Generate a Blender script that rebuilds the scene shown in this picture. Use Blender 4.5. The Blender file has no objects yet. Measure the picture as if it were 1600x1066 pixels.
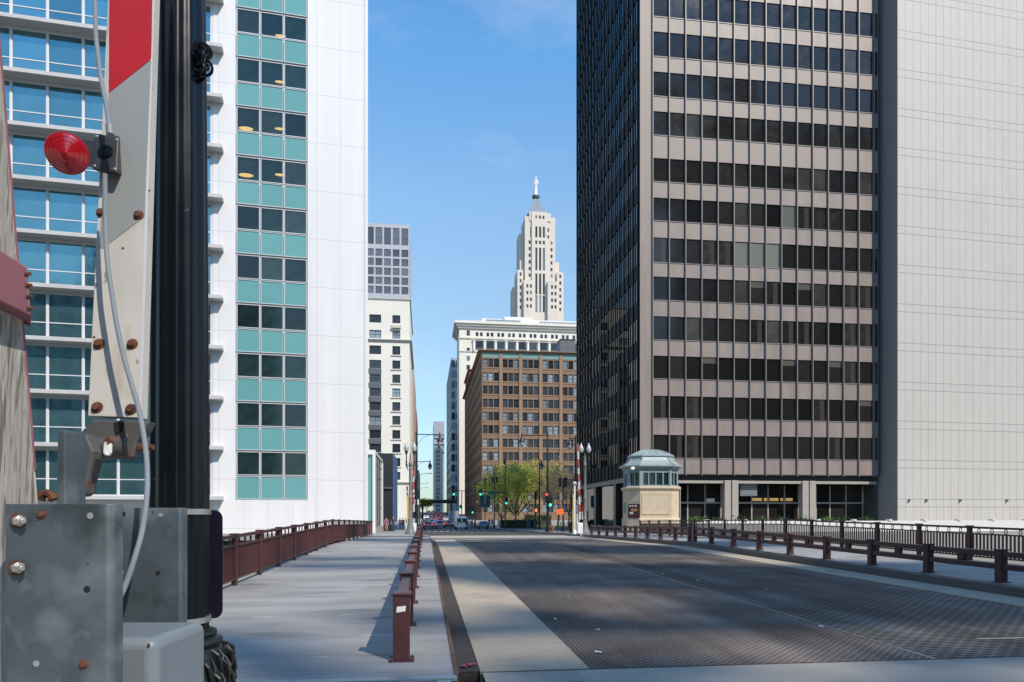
import bpy, bmesh, math, random
from mathutils import Vector, Matrix
random.seed(7)
scene = bpy.context.scene
COL = scene.collection
R = math.radians

# ------------------------------------------------------------------ camera, sky, sun, exposure
F_PX = 1066.7; YAW = R(7.27); EYE = 1.65
cam_d = bpy.data.cameras.new('camera'); cam = bpy.data.objects.new('camera', cam_d); COL.objects.link(cam)
cam.location = (0, 0, EYE); cam.rotation_euler = (R(90), 0, -YAW)
cam_d.lens = 24.0; cam_d.sensor_width = 36.0; cam_d.shift_y = 270.5 / 1600
cam_d.clip_start = 0.05; cam_d.clip_end = 12000
scene.camera = cam

SUN_AZ = R(33); SUN_EL = R(44)          # behind the camera, to its right
SUN_DIR = Vector((math.sin(SUN_AZ) * math.cos(SUN_EL), -math.cos(SUN_AZ) * math.cos(SUN_EL), math.sin(SUN_EL)))
world = bpy.data.worlds.new('World'); scene.world = world; world.use_nodes = True
wn = world.node_tree; bg = wn.nodes['Background']
sky = wn.nodes.new('ShaderNodeTexSky'); sky.sky_type = 'NISHITA'; sky.sun_disc = False
sky.sun_elevation = SUN_EL; sky.sun_rotation = R(180) - SUN_AZ
sky.air_density = 1.0; sky.dust_density = 0.0; sky.ozone_density = 1.0; sky.altitude = 300
# thin cirrus: streaked noise over the direction of the sky
wtc = wn.nodes.new('ShaderNodeTexCoord'); wmp = wn.nodes.new('ShaderNodeMapping'); wmp.inputs['Scale'].default_value = (2.2, 2.2, 6.0)
wmp.inputs['Rotation'].default_value = (0.3, 0.25, 0.4)
wnz = wn.nodes.new('ShaderNodeTexNoise'); wnz.inputs['Scale'].default_value = 1.6; wnz.inputs['Detail'].default_value = 9; wnz.inputs['Roughness'].default_value = .62
wrp = wn.nodes.new('ShaderNodeValToRGB'); wrp.color_ramp.elements[0].position = .50; wrp.color_ramp.elements[1].position = .80
wrp.color_ramp.elements[1].color = (.30, .30, .30, 1)
wmx = wn.nodes.new('ShaderNodeMix'); wmx.data_type = 'RGBA'
wmx.inputs['B'].default_value = (4.6, 4.9, 5.2, 1)
wn.links.new(wtc.outputs['Generated'], wmp.inputs['Vector']); wn.links.new(wmp.outputs[0], wnz.inputs['Vector'])
wn.links.new(wnz.outputs['Fac'], wrp.inputs[0]); wn.links.new(wrp.outputs[0], wmx.inputs['Factor'])
wtint = wn.nodes.new('ShaderNodeMix'); wtint.data_type = 'RGBA'; wtint.blend_type = 'MULTIPLY'; wtint.inputs['Factor'].default_value = 1
wtint.inputs['B'].default_value = (1.6, 1.6, 1.6, 1); wn.links.new(sky.outputs[0], wtint.inputs['A'])
wsep = wn.nodes.new('ShaderNodeSeparateXYZ'); wn.links.new(wtc.outputs['Generated'], wsep.inputs[0])
wgr = wn.nodes.new('ShaderNodeValToRGB'); wgr.color_ramp.elements[0].position = .0; wgr.color_ramp.elements[0].color = (.17, .215, .26, 1)
wgr.color_ramp.elements[1].position = 1.0; wgr.color_ramp.elements[1].color = (.46, .70, .84, 1)
for p_, c_ in ((.12, (.42, .47, .48)), (.29, (.63, .66, .62)), (.42, (.70, .81, .79)), (.57, (.50, .84, .97)), (.72, (.48, .75, .88))):
    e_ = wgr.color_ramp.elements.new(p_); e_.color = (*c_, 1)
wn.links.new(wsep.outputs['Z'], wgr.inputs[0])
whz = wn.nodes.new('ShaderNodeMix'); whz.data_type = 'RGBA'; whz.blend_type = 'MULTIPLY'; whz.inputs['Factor'].default_value = 1
wn.links.new(wtint.outputs['Result'], whz.inputs['A']); wn.links.new(wgr.outputs[0], whz.inputs['B'])
wn.links.new(whz.outputs['Result'], wmx.inputs['A']); wn.links.new(wmx.outputs['Result'], bg.inputs['Color'])
bg.inputs['Strength'].default_value = 0.15
sun_d = bpy.data.lights.new('sun', 'SUN'); sun = bpy.data.objects.new('sun', sun_d); COL.objects.link(sun)
sun_d.energy = 3.6; sun_d.angle = R(0.53); sun_d.color = (1.0, 0.90, 0.77)
sun.rotation_euler = SUN_DIR.to_track_quat('Z', 'Y').to_euler()
sun.location = SUN_DIR * 300
scene.view_settings.view_transform = 'Standard'; scene.view_settings.look = 'None'
scene.view_settings.exposure = 0.35; scene.view_settings.gamma = 1.0
scene.render.engine = 'CYCLES'
scene.cycles.max_bounces = 6; scene.cycles.caustics_reflective = False; scene.cycles.caustics_refractive = False

# ------------------------------------------------------------------ pixel <-> world
FWD = Vector((math.sin(YAW), math.cos(YAW), 0)); RGT = Vector((math.cos(YAW), -math.sin(YAW), 0)); UP = Vector((0, 0, 1))
CAM = Vector((0, 0, EYE))
def ray(px, py): return FWD + RGT * ((px - 800) / F_PX) + UP * ((803.5 - py) / F_PX)
def P(px, py, z): return CAM + ray(px, py) * z                 # point seen at a pixel of the 1600 px photo at depth z
def on_plane(loc, rot, px, py, axis='y', val=0.0):             # pixel -> local coordinates on a plane of a placed thing
    M = Matrix.Rotation(-rot, 3, 'Z'); o = M @ (CAM - Vector(loc)); d = M @ ray(px, py)
    i = 'xyz'.index(axis); t = (val - o[i]) / d[i]
    return o + d * t

# ------------------------------------------------------------------ materials
def mat(name, base, rough=.6, metal=0.0, noise=None, lines=None, line_col=None, bump=None, emit=None, emit_s=0, spec=.5,
        stretch=(1, 1, 1), spots=None, rnd=0.0, coat=0.0, alpha=1.0, glow=None):
    """noise=(scale, amount, detail); lines=[(axis, spacing, width, offset)]; spots=(scale, threshold, colour, softness)"""
    m = bpy.data.materials.new(name); m.use_nodes = True; nt = m.node_tree; N = nt.nodes; L = nt.links
    b = N['Principled BSDF']
    b.inputs['Roughness'].default_value = rough; b.inputs['Metallic'].default_value = metal
    b.inputs['Specular IOR Level'].default_value = spec; b.inputs['Coat Weight'].default_value = coat
    tc = N.new('ShaderNodeTexCoord'); mp = N.new('ShaderNodeMapping'); mp.inputs['Scale'].default_value = stretch
    L.new(tc.outputs['Object'], mp.inputs['Vector'])
    rgb = N.new('ShaderNodeRGB'); rgb.outputs[0].default_value = (*base, 1); out = rgb.outputs[0]
    def mix(a, bcol, fac, mode='MIX'):
        x = N.new('ShaderNodeMix'); x.data_type = 'RGBA'; x.blend_type = mode
        L.new(a, x.inputs['A'])
        if isinstance(bcol, tuple): x.inputs['B'].default_value = (*bcol, 1)
        else: L.new(bcol, x.inputs['B'])
        if isinstance(fac, float): x.inputs['Factor'].default_value = fac
        else: L.new(fac, x.inputs['Factor'])
        return x.outputs['Result']
    def math_(op, a, bb):
        x = N.new('ShaderNodeMath'); x.operation = op
        for k, v in enumerate((a, bb)):
            if isinstance(v, (int, float)): x.inputs[k].default_value = v
            elif v is not None: L.new(v, x.inputs[k])
        return x.outputs[0]
    nf = None
    if noise:
        n = N.new('ShaderNodeTexNoise'); n.inputs['Scale'].default_value = noise[0]
        n.inputs['Detail'].default_value = noise[2] if len(noise) > 2 else 6; n.inputs['Roughness'].default_value = .6
        L.new(mp.outputs[0], n.inputs['Vector']); nf = n.outputs['Fac']
        mr = N.new('ShaderNodeMapRange'); mr.inputs['From Min'].default_value = .25; mr.inputs['From Max'].default_value = .75
        mr.inputs['To Min'].default_value = 1 - noise[1]; mr.inputs['To Max'].default_value = 1 + noise[1]
        L.new(nf, mr.inputs['Value'])
        cmb = N.new('ShaderNodeCombineColor')
        for k in range(3): L.new(mr.outputs[0], cmb.inputs[k])
        out = mix(out, cmb.outputs[0], 1.0, 'MULTIPLY')
        rr = N.new('ShaderNodeMapRange'); rr.inputs['To Min'].default_value = max(0, rough - .12); rr.inputs['To Max'].default_value = min(1, rough + .12)
        L.new(nf, rr.inputs['Value']); L.new(rr.outputs[0], b.inputs['Roughness'])
    if rnd:
        oi = N.new('ShaderNodeObjectInfo'); mr = N.new('ShaderNodeMapRange')
        mr.inputs['To Min'].default_value = 1 - rnd; mr.inputs['To Max'].default_value = 1 + rnd
        L.new(oi.outputs['Random'], mr.inputs['Value'])
        cmb = N.new('ShaderNodeCombineColor')
        for k in range(3): L.new(mr.outputs[0], cmb.inputs[k])
        out = mix(out, cmb.outputs[0], 1.0, 'MULTIPLY')
    if spots:
        for sp in (spots if isinstance(spots, list) else [spots]):
            n = N.new('ShaderNodeTexNoise'); n.inputs['Scale'].default_value = sp[0]; n.inputs['Detail'].default_value = 5
            L.new(mp.outputs[0], n.inputs['Vector'])
            rp = N.new('ShaderNodeMapRange'); rp.inputs['From Min'].default_value = sp[1]; rp.inputs['From Max'].default_value = sp[1] + sp[3]
            L.new(n.outputs['Fac'], rp.inputs['Value']); out = mix(out, sp[2], rp.outputs[0])
    if lines:
        sx = N.new('ShaderNodeSeparateXYZ'); L.new(tc.outputs['Object'], sx.inputs[0])
        tot = None
        for ax, sp, w, off in lines:
            a = math_('ADD', sx.outputs['XYZ'.index(ax.upper())], -off + sp * 1000)
            a = math_('MODULO', a, sp); a = math_('LESS_THAN', a, w)
            tot = a if tot is None else math_('MAXIMUM', tot, a)
        out = mix(out, line_col, tot)
    L.new(out, b.inputs['Base Color'])
    if bump:
        bp = N.new('ShaderNodeBump'); bp.inputs['Strength'].default_value = bump[1]; bp.inputs['Distance'].default_value = bump[2] if len(bump) > 2 else .01
        n = N.new('ShaderNodeTexNoise'); n.inputs['Scale'].default_value = bump[0]; n.inputs['Detail'].default_value = 6
        L.new(mp.outputs[0], n.inputs['Vector']); L.new(n.outputs['Fac'], bp.inputs['Height']); L.new(bp.outputs[0], b.inputs['Normal'])
    if emit:
        b.inputs['Emission Color'].default_value = (*emit, 1); b.inputs['Emission Strength'].default_value = emit_s
    return m

M = {}
M['white_panel'] = mat('white_panel', (.73, .725, .73), .45, noise=(.25, .03))
M['white_frame'] = mat('white_frame', (.70, .70, .71), .4)
M['glass_teal'] = mat('glass_teal', (.012, .03, .032), .03, noise=(.9, .5), rnd=.45, spec=.6, bump=(.5, .03, .2))
M['glass_teal_mid'] = mat('glass_teal_mid', (.03, .055, .055), .06, noise=(.9, .5), rnd=.4, spec=.6, lines=[('x', .16, .05, 0)], line_col=(.018, .035, .036))
M['glass_wing'] = mat('glass_wing', (.17, .355, .395), .02, metal=.85, rnd=.18, noise=(.5, .15), bump=(.45, .035, .25))
M['spandrel_teal'] = mat('spandrel_teal', (.135, .35, .355), .22, noise=(.6, .05), rnd=.05)
M['ledge'] = mat('ledge', (.54, .535, .525), .6, noise=(1.5, .06))
M['dark_metal'] = mat('dark_metal', (.205, .18, .17), .5, noise=(.35, .10), metal=.0, spots=(.9, .55, (.235, .19, .17), .3))
M['dark_fin'] = mat('dark_fin', (.20, .185, .19), .4, noise=(.5, .05))
M['black_panel'] = mat('black_panel', (.035, .036, .04), .35, noise=(.8, .1))
M['glass_dark'] = mat('glass_dark', (.018, .0175, .0165), .04, rnd=.5, noise=(.7, .3), spec=.45, bump=(.5, .04, .2))
M['glass_dark_half'] = mat('glass_dark_half', (.018, .0175, .0165), .05, rnd=.4, noise=(.7, .3), spec=.45, lines=[('z', 100, .75, 1.75)], line_col=(.105, .098, .085))
M['glass_dark_room'] = mat('glass_dark_room', (.026, .024, .021), .05, rnd=.4, noise=(.9, .6), spec=.45, lines=[('x', 100, .5, .9)], line_col=(.055, .05, .042))
M['glass_dark_blind'] = mat('glass_dark_blind', (.045, .043, .04), .1, rnd=.5, noise=(.5, .5))
M['glass_blind'] = mat('glass_blind', (.16, .165, .15), .15, rnd=.3)
M['glass_city'] = mat('glass_city', (.035, .045, .055), .06, rnd=.6, noise=(.5, .3))
M['glass_pale'] = mat('glass_pale', (.20, .25, .29), .12, rnd=.4, noise=(.5, .2))
M['granite'] = mat('granite', (.52, .51, .48), .6, noise=(.22, .035), bump=(9, .05))
M['granite_base'] = mat('granite_base', (.50, .49, .465), .65, noise=(.3, .05))
M['shop_frame'] = mat('shop_frame', (.36, .33, .29), .5, noise=(.8, .06))
M['interior'] = mat('interior', (.06, .058, .055), .8, noise=(.5, .5))
M['brown_brick'] = mat('brown_brick', (.235, .145, .092), .85, noise=(.5, .10), spots=(.15, .5, (.20, .12, .075), .3), lines=[('z', .5, .06, 0)], line_col=(.21, .13, .085))
M['brown_trim'] = mat('brown_trim', (.27, .175, .115), .85, noise=(.6, .08))
M['copper'] = mat('copper', (.17, .30, .27), .7, noise=(1.0, .15))
M['red_brick'] = mat('red_brick', (.25, .075, .055), .85, noise=(.5, .12))
M['cream'] = mat('cream', (.74, .70, .62), .75, noise=(.15, .05))
M['limestone'] = mat('limestone', (.64, .575, .495), .8, noise=(.12, .06), spots=(.06, .5, (.57, .52, .465), .3))
M['stone_trim'] = mat('stone_trim', (.60, .57, .50), .8, noise=(.5, .06))
M['iron_grey'] = mat('iron_grey', (.10, .11, .12), .5, noise=(.5, .1))
M['white_grid'] = mat('white_grid', (.42, .43, .46), .5)
M['glass_grid'] = mat('glass_grid', (.10, .11, .135), .1, rnd=.4, noise=(.6, .3))
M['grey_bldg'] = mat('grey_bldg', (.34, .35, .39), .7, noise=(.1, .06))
M['taupe_bldg'] = mat('taupe_bldg', (.33, .29, .26), .8, noise=(.1, .08))
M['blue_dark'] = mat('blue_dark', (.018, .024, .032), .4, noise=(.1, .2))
M['pink_stone'] = mat('pink_stone', (.46, .34, .28), .8, noise=(.1, .08))
M['slate'] = mat('slate', (.22, .26, .31), .5, noise=(.4, .1), lines=[('z', 1.2, .15, 0)], line_col=(.17, .2, .25))
M['aluminium'] = mat('aluminium', (.68, .68, .68), .45, metal=.2)
M['asphalt'] = mat('asphalt', (.085, .083, .083), .9, spec=.15, noise=(.12, .12), spots=(.4, .56, (.10, .10, .105), .15), bump=(25, .15))
M['concrete'] = mat('concrete', (.43, .375, .31), .9, spec=.1, noise=(1.3, .12), spots=[(.7, .56, (.25, .235, .21), .18), (7, .60, (.40, .38, .34), .1)], bump=(40, .25))
M['concrete_strip'] = mat('concrete_strip', (.43, .36, .275), .9, spec=.1, noise=(2.2, .10, 10), spots=[(.8, .55, (.31, .265, .21), .2), (18, .60, (.43, .40, .34), .06)], bump=(55, .35, .006), lines=[('y', 1.83, .012, .3)], line_col=(.25, .23, .19))
M['pavement'] = mat('pavement', (.33, .325, .31), .85, noise=(.5, .08), lines=[('x', 1.5, .02, 0), ('y', 1.5, .02, 0)], line_col=(.22, .22, .21))
M['deck_walk'] = mat('deck_walk', (.30, .292, .275), .7, noise=(1.2, .24, 10), stretch=(.42, 1.3, 1), spots=[(.8, .50, (.375, .37, .355), .2), (1.5, .56, (.185, .185, .18), .18), (2.6, .62, (.41, .405, .39), .12)], lines=[('y', 3.05, .012, 1.1)], line_col=(.13, .135, .14), bump=(60, .15, .003), spec=.4)
M['gutter'] = mat('gutter', (.045, .033, .027), .8, noise=(6, .3), spots=(14, .63, (.14, .11, .08), .04), lines=[('y', .055, .012, 0)], line_col=(.09, .075, .065))
M['rust_steel'] = mat('rust_steel', (.14, .075, .045), .8, noise=(4, .3), spots=(6, .55, (.06, .04, .035), .1))
M['kerb_steel'] = mat('kerb_steel', (.105, .088, .082), .65, noise=(1.2, .18), stretch=(1, .25, 1), spots=(3, .6, (.16, .125, .1), .15))
M['maroon'] = mat('maroon', (.075, .024, .026), .42, noise=(2.5, .18), spots=[(12, .68, (.13, .06, .05), .03), (2.2, .58, (.055, .022, .024), .15)], bump=(30, .08, .002))
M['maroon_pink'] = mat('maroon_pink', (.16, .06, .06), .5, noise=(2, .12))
M['cap_steel'] = mat('cap_steel', (.16, .12, .12), .4, noise=(8, .2))
M['water'] = mat('water', (.02, .06, .055), .06, bump=(1.2, .35, .05))
M['quay'] = mat('quay', (.36, .35, .32), .8, noise=(.6, .1))
M['sandstone'] = mat('sandstone', (.58, .475, .335), .85, lines=[('z', .55, .018, .1)], line_col=(.46, .37, .255), noise=(1.6, .12, 9), spots=(2.5, .60, (.51, .41, .28), .2), bump=(20, .15))
M['verdigris'] = mat('verdigris', (.30, .365, .36), .55, noise=(1.8, .13), stretch=(1, 1, .4), spots=(3.0, .57, (.20, .25, .255), .2), metal=.15)
M['booth_frame'] = mat('booth_frame', (.23, .30, .32), .5, noise=(2, .12))
M['black_paint'] = mat('black_paint', (.004, .005, .0075), .24, noise=(4, .15), spots=(9, .74, (.06, .07, .08), .02), bump=(18, .05, .002), spec=.3)
M['lamp_green'] = mat('lamp_green', (.006, .010, .011), .5, noise=(6, .2), bump=(60, .2, .002))
M['grey_paint'] = mat('grey_paint', (.16, .17, .175), .5, noise=(3, .1))
M['signal_black'] = mat('signal_black', (.012, .012, .013), .45)
M['white_paint'] = mat('white_paint', (.78, .78, .76), .5, noise=(3, .05))
M['red_stripe'] = mat('red_stripe', (.40, .05, .035), .5)
M['yellow_paint'] = mat('yellow_paint', (.70, .40, .03), .5)
M['acorn_glass'] = mat('acorn_glass', (.42, .43, .43), .25, noise=(5, .1))
M['navy'] = mat('navy', (.004, .004, .016), .5, noise=(3, .15))
M['galv'] = mat('galv', (.10, .128, .146), .42, metal=.45, noise=(6, .28, 10), spots=[(3.4, .52, (.30, .345, .375), .2), (19, .58, (.14, .175, .195), .12), (4.1, .58, (.032, .042, .043), .18), (34, .70, (.10, .07, .05), .04)], bump=(25, .08, .003))  # pale patches also put dappled sunlight into the zinc's colour
M['galv_light'] = mat('galv_light', (.36, .39, .41), .45, metal=.4, noise=(6, .12), spots=(3, .6, (.33, .35, .36), .15))
M['box_paint'] = mat('box_paint', (.165, .195, .22), .42, noise=(5, .07), spots=[(2.5, .60, (.13, .155, .175), .2), (23, .72, (.24, .17, .13), .02)], bump=(45, .05, .002))
M['cast_metal'] = mat('cast_metal', (.115, .115, .112), .55, metal=.35, noise=(12, .16), spots=[(14, .60, (.19, .085, .035), .06), (8, .64, (.05, .04, .035), .05)], bump=(50, .2, .003))
M['rust'] = mat('rust', (.115, .043, .020), .85, noise=(60, .4), spots=(40, .55, (.05, .022, .014), .1), bump=(150, .5, .003))
M['zinc'] = mat('zinc', (.50, .49, .46), .35, metal=.8, noise=(30, .2))
M['hole'] = mat('hole', (.006, .006, .007), .8)
M['arm_board'] = mat('arm_board', (.47, .455, .42), .55, noise=(5, .06), stretch=(1, 1, .45), spots=[(7, .60, (.33, .265, .19), .16), (20, .68, (.20, .15, .11), .03), (3.0, .60, (.37, .355, .33), .2)], bump=(30, .05, .002))
M['arm_edge'] = mat('arm_edge', (.50, .50, .53), .5, noise=(6, .06), spots=(9, .68, (.32, .24, .2), .04))
M['cable'] = mat('cable', (.185, .215, .24), .5, noise=(14, .08))
M['junction'] = mat('junction', (.030, .033, .037), .5, noise=(30, .12))
M['red_lens'] = mat('red_lens', (.33, .004, .012), .16, spec=.7, noise=(9, .12), coat=.5)
M['wood_old'] = mat('wood_old', (.29, .275, .25), .88, noise=(7, .25), stretch=(9, 9, .16), spots=[(8, .54, (.13, .12, .105), .05), (3.6, .58, (.42, .40, .36), .08), (14, .58, (.17, .155, .135), .04)], bump=(12, .6, .012))
M['mauve'] = mat('mauve', (.19, .075, .098), .55, noise=(7, .08))
M['red_old'] = mat('red_old', (.25, .085, .11), .65, noise=(9, .2))
M['bark'] = mat('bark', (.075, .055, .042), .9, noise=(4, .25))
M['leaf_spring'] = mat('leaf_spring', (.40, .42, .05), .7, noise=(.8, .55))
M['leaf_bud'] = mat('leaf_bud', (.34, .26, .13), .8, noise=(.5, .2))
M['leaf_dark'] = mat('leaf_dark', (.035, .085, .022), .7, noise=(1.2, .35))
M['grass'] = mat('grass', (.10, .20, .035), .9, noise=(.3, .2))
M['skin'] = mat('skin', (.50, .30, .22), .6); M['tyre'] = mat('tyre', (.015, .015, .016), .8)
M['tail'] = mat('tail', (.5, .01, .01), .3, emit=(1, .04, .03), emit_s=1.1)
M['sig_green'] = mat('sig_green', (.02, .5, .3), .3, emit=(.03, 1, .55), emit_s=2.2)
M['sig_red'] = mat('sig_red', (.5, .02, .01), .3, emit=(1, .05, .03), emit_s=1.6)
M['sig_hand'] = mat('sig_hand', (.6, .15, .02), .3, emit=(1, .16, .02), emit_s=2.0)
M['sign_green'] = mat('sign_green', (.01, .17, .10), .45); M['sign_orange'] = mat('sign_orange', (.95, .16, .02), .5)
M['sign_white'] = mat('sign_white', (.75, .75, .74), .5)
M['poster'] = mat('poster', (.075, .02, .022), .5); M['gold'] = mat('gold', (.50, .30, .08), .5)
M['lit_lamp'] = mat('lit_lamp', (.45, .3, .1), .5, emit=(1, .62, .22), emit_s=.25)
M['blue_art'] = mat('blue_art', (.05, .13, .33), .5, noise=(.9, .55), spots=(.8, .55, (.09, .24, .45), .1))
def paint(name, c, r=.3): return mat(name, c, r, coat=.5)

# reflective honeycomb sheeting, steel grating, ribbed granite, glass reflections are all procedural surface patterns
def checker_sheet(name, base, cell, amt):
    m = mat(name, base, .38); nt = m.node_tree; b = nt.nodes['Principled BSDF']
    tc = nt.nodes.new('ShaderNodeTexCoord'); v = nt.nodes.new('ShaderNodeTexVoronoi'); v.inputs['Scale'].default_value = 1 / cell; v.inputs['Randomness'].default_value = .0
    mp = nt.nodes.new('ShaderNodeMapping'); mp.inputs['Rotation'].default_value = (0, R(45), 0); mp.inputs['Scale'].default_value = (1, .01, 1)
    mr = nt.nodes.new('ShaderNodeMapRange'); mr.inputs['From Min'].default_value = .2; mr.inputs['From Max'].default_value = .6
    mx = nt.nodes.new('ShaderNodeMix'); mx.data_type = 'RGBA'; mx.inputs['A'].default_value = (*base, 1); mx.inputs['B'].default_value = (*[c * amt for c in base], 1)
    nt.links.new(tc.outputs['Object'], mp.inputs[0]); nt.links.new(mp.outputs[0], v.inputs['Vector']); nt.links.new(v.outputs['Distance'], mr.inputs[0])
    nt.links.new(mr.outputs[0], mx.inputs['Factor']); nt.links.new(mx.outputs['Result'], b.inputs['Base Color'])
    return m
M['sheet_silver'] = checker_sheet('sheet_silver', (.34, .36, .36), .009, .68)
M['sheet_red'] = checker_sheet('sheet_red', (.42, .010, .012), .009, .9)

def grating(name, sx, sy, w, bar, hole):
    m = mat(name, bar, .6, metal=.0, spec=.08); nt = m.node_tree; N = nt.nodes; L = nt.links; b = N['Principled BSDF']
    tc = N.new('ShaderNodeTexCoord'); s = N.new('ShaderNodeSeparateXYZ'); L.new(tc.outputs['Object'], s.inputs[0])
    def mm(op, a, bb=None):
        x = N.new('ShaderNodeMath'); x.operation = op
        for k, v in enumerate((a, bb)):
            if v is None: continue
            if isinstance(v, (int, float)): x.inputs[k].default_value = v
            else: L.new(v, x.inputs[k])
        return x.outputs[0]
    row = mm('FLOOR', mm('DIVIDE', mm('ADD', s.outputs['Y'], 100.0), sy))
    half = mm('MULTIPLY', mm('MODULO', row, 2.0), sx * .5)
    lx = mm('LESS_THAN', mm('MODULO', mm('ADD', mm('ADD', s.outputs['X'], 100.0), half), sx), w)
    ly = mm('LESS_THAN', mm('MODULO', mm('ADD', s.outputs['Y'], 100.0), sy), w)
    g = mm('MAXIMUM', lx, ly)
    n = N.new('ShaderNodeTexNoise'); n.inputs['Scale'].default_value = .55; n.inputs['Detail'].default_value = 7
    L.new(tc.outputs['Object'], n.inputs['Vector'])
    mr = N.new('ShaderNodeMapRange'); mr.inputs['From Min'].default_value = .3; mr.inputs['From Max'].default_value = .7; mr.inputs['To Min'].default_value = .6; mr.inputs['To Max'].default_value = 1.45
    L.new(n.outputs['Fac'], mr.inputs[0])
    mp3 = N.new('ShaderNodeMapping'); mp3.inputs['Scale'].default_value = (1.1, .045, 1); L.new(tc.outputs['Object'], mp3.inputs[0])
    n3 = N.new('ShaderNodeTexNoise'); n3.inputs['Scale'].default_value = 1.0; n3.inputs['Detail'].default_value = 6; L.new(mp3.outputs[0], n3.inputs['Vector'])
    mr3 = N.new('ShaderNodeMapRange'); mr3.inputs['From Min'].default_value = .3; mr3.inputs['From Max'].default_value = .7; mr3.inputs['To Min'].default_value = .55; mr3.inputs['To Max'].default_value = 1.4
    L.new(n3.outputs['Fac'], mr3.inputs[0])
    n2 = N.new('ShaderNodeTexNoise'); n2.inputs['Scale'].default_value = 45; L.new(tc.outputs['Object'], n2.inputs['Vector'])
    dirt = mm('MULTIPLY', mm('MULTIPLY', mr.outputs[0], mr3.outputs[0]), mm('ADD', mm('MULTIPLY', n2.outputs['Fac'], .9), .55))
    mx = N.new('ShaderNodeMix'); mx.data_type = 'RGBA'; mx.inputs['A'].default_value = (*hole, 1); mx.inputs['B'].default_value = (*bar, 1)
    L.new(g, mx.inputs['Factor'])
    cc = N.new('ShaderNodeCombineColor')
    for k in range(3): L.new(dirt, cc.inputs[k])
    m2 = N.new('ShaderNodeMix'); m2.data_type = 'RGBA'; m2.blend_type = 'MULTIPLY'; m2.inputs['Factor'].default_value = 1
    L.new(mx.outputs['Result'], m2.inputs['A']); L.new(cc.outputs[0], m2.inputs['B']); L.new(m2.outputs['Result'], b.inputs['Base Color'])
    bp = N.new('ShaderNodeBump'); bp.inputs['Strength'].default_value = .12; bp.inputs['Distance'].default_value = .01
    L.new(g, bp.inputs['Height']); L.new(bp.outputs[0], b.inputs['Normal'])
    return m
M['grating'] = grating('grating', .115, .056, .013, (.33, .275, .235), (.034, .030, .028))
M['grating_wide'] = grating('grating_wide', .22, .10, .018, (.32, .285, .25), (.036, .033, .032))

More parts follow.
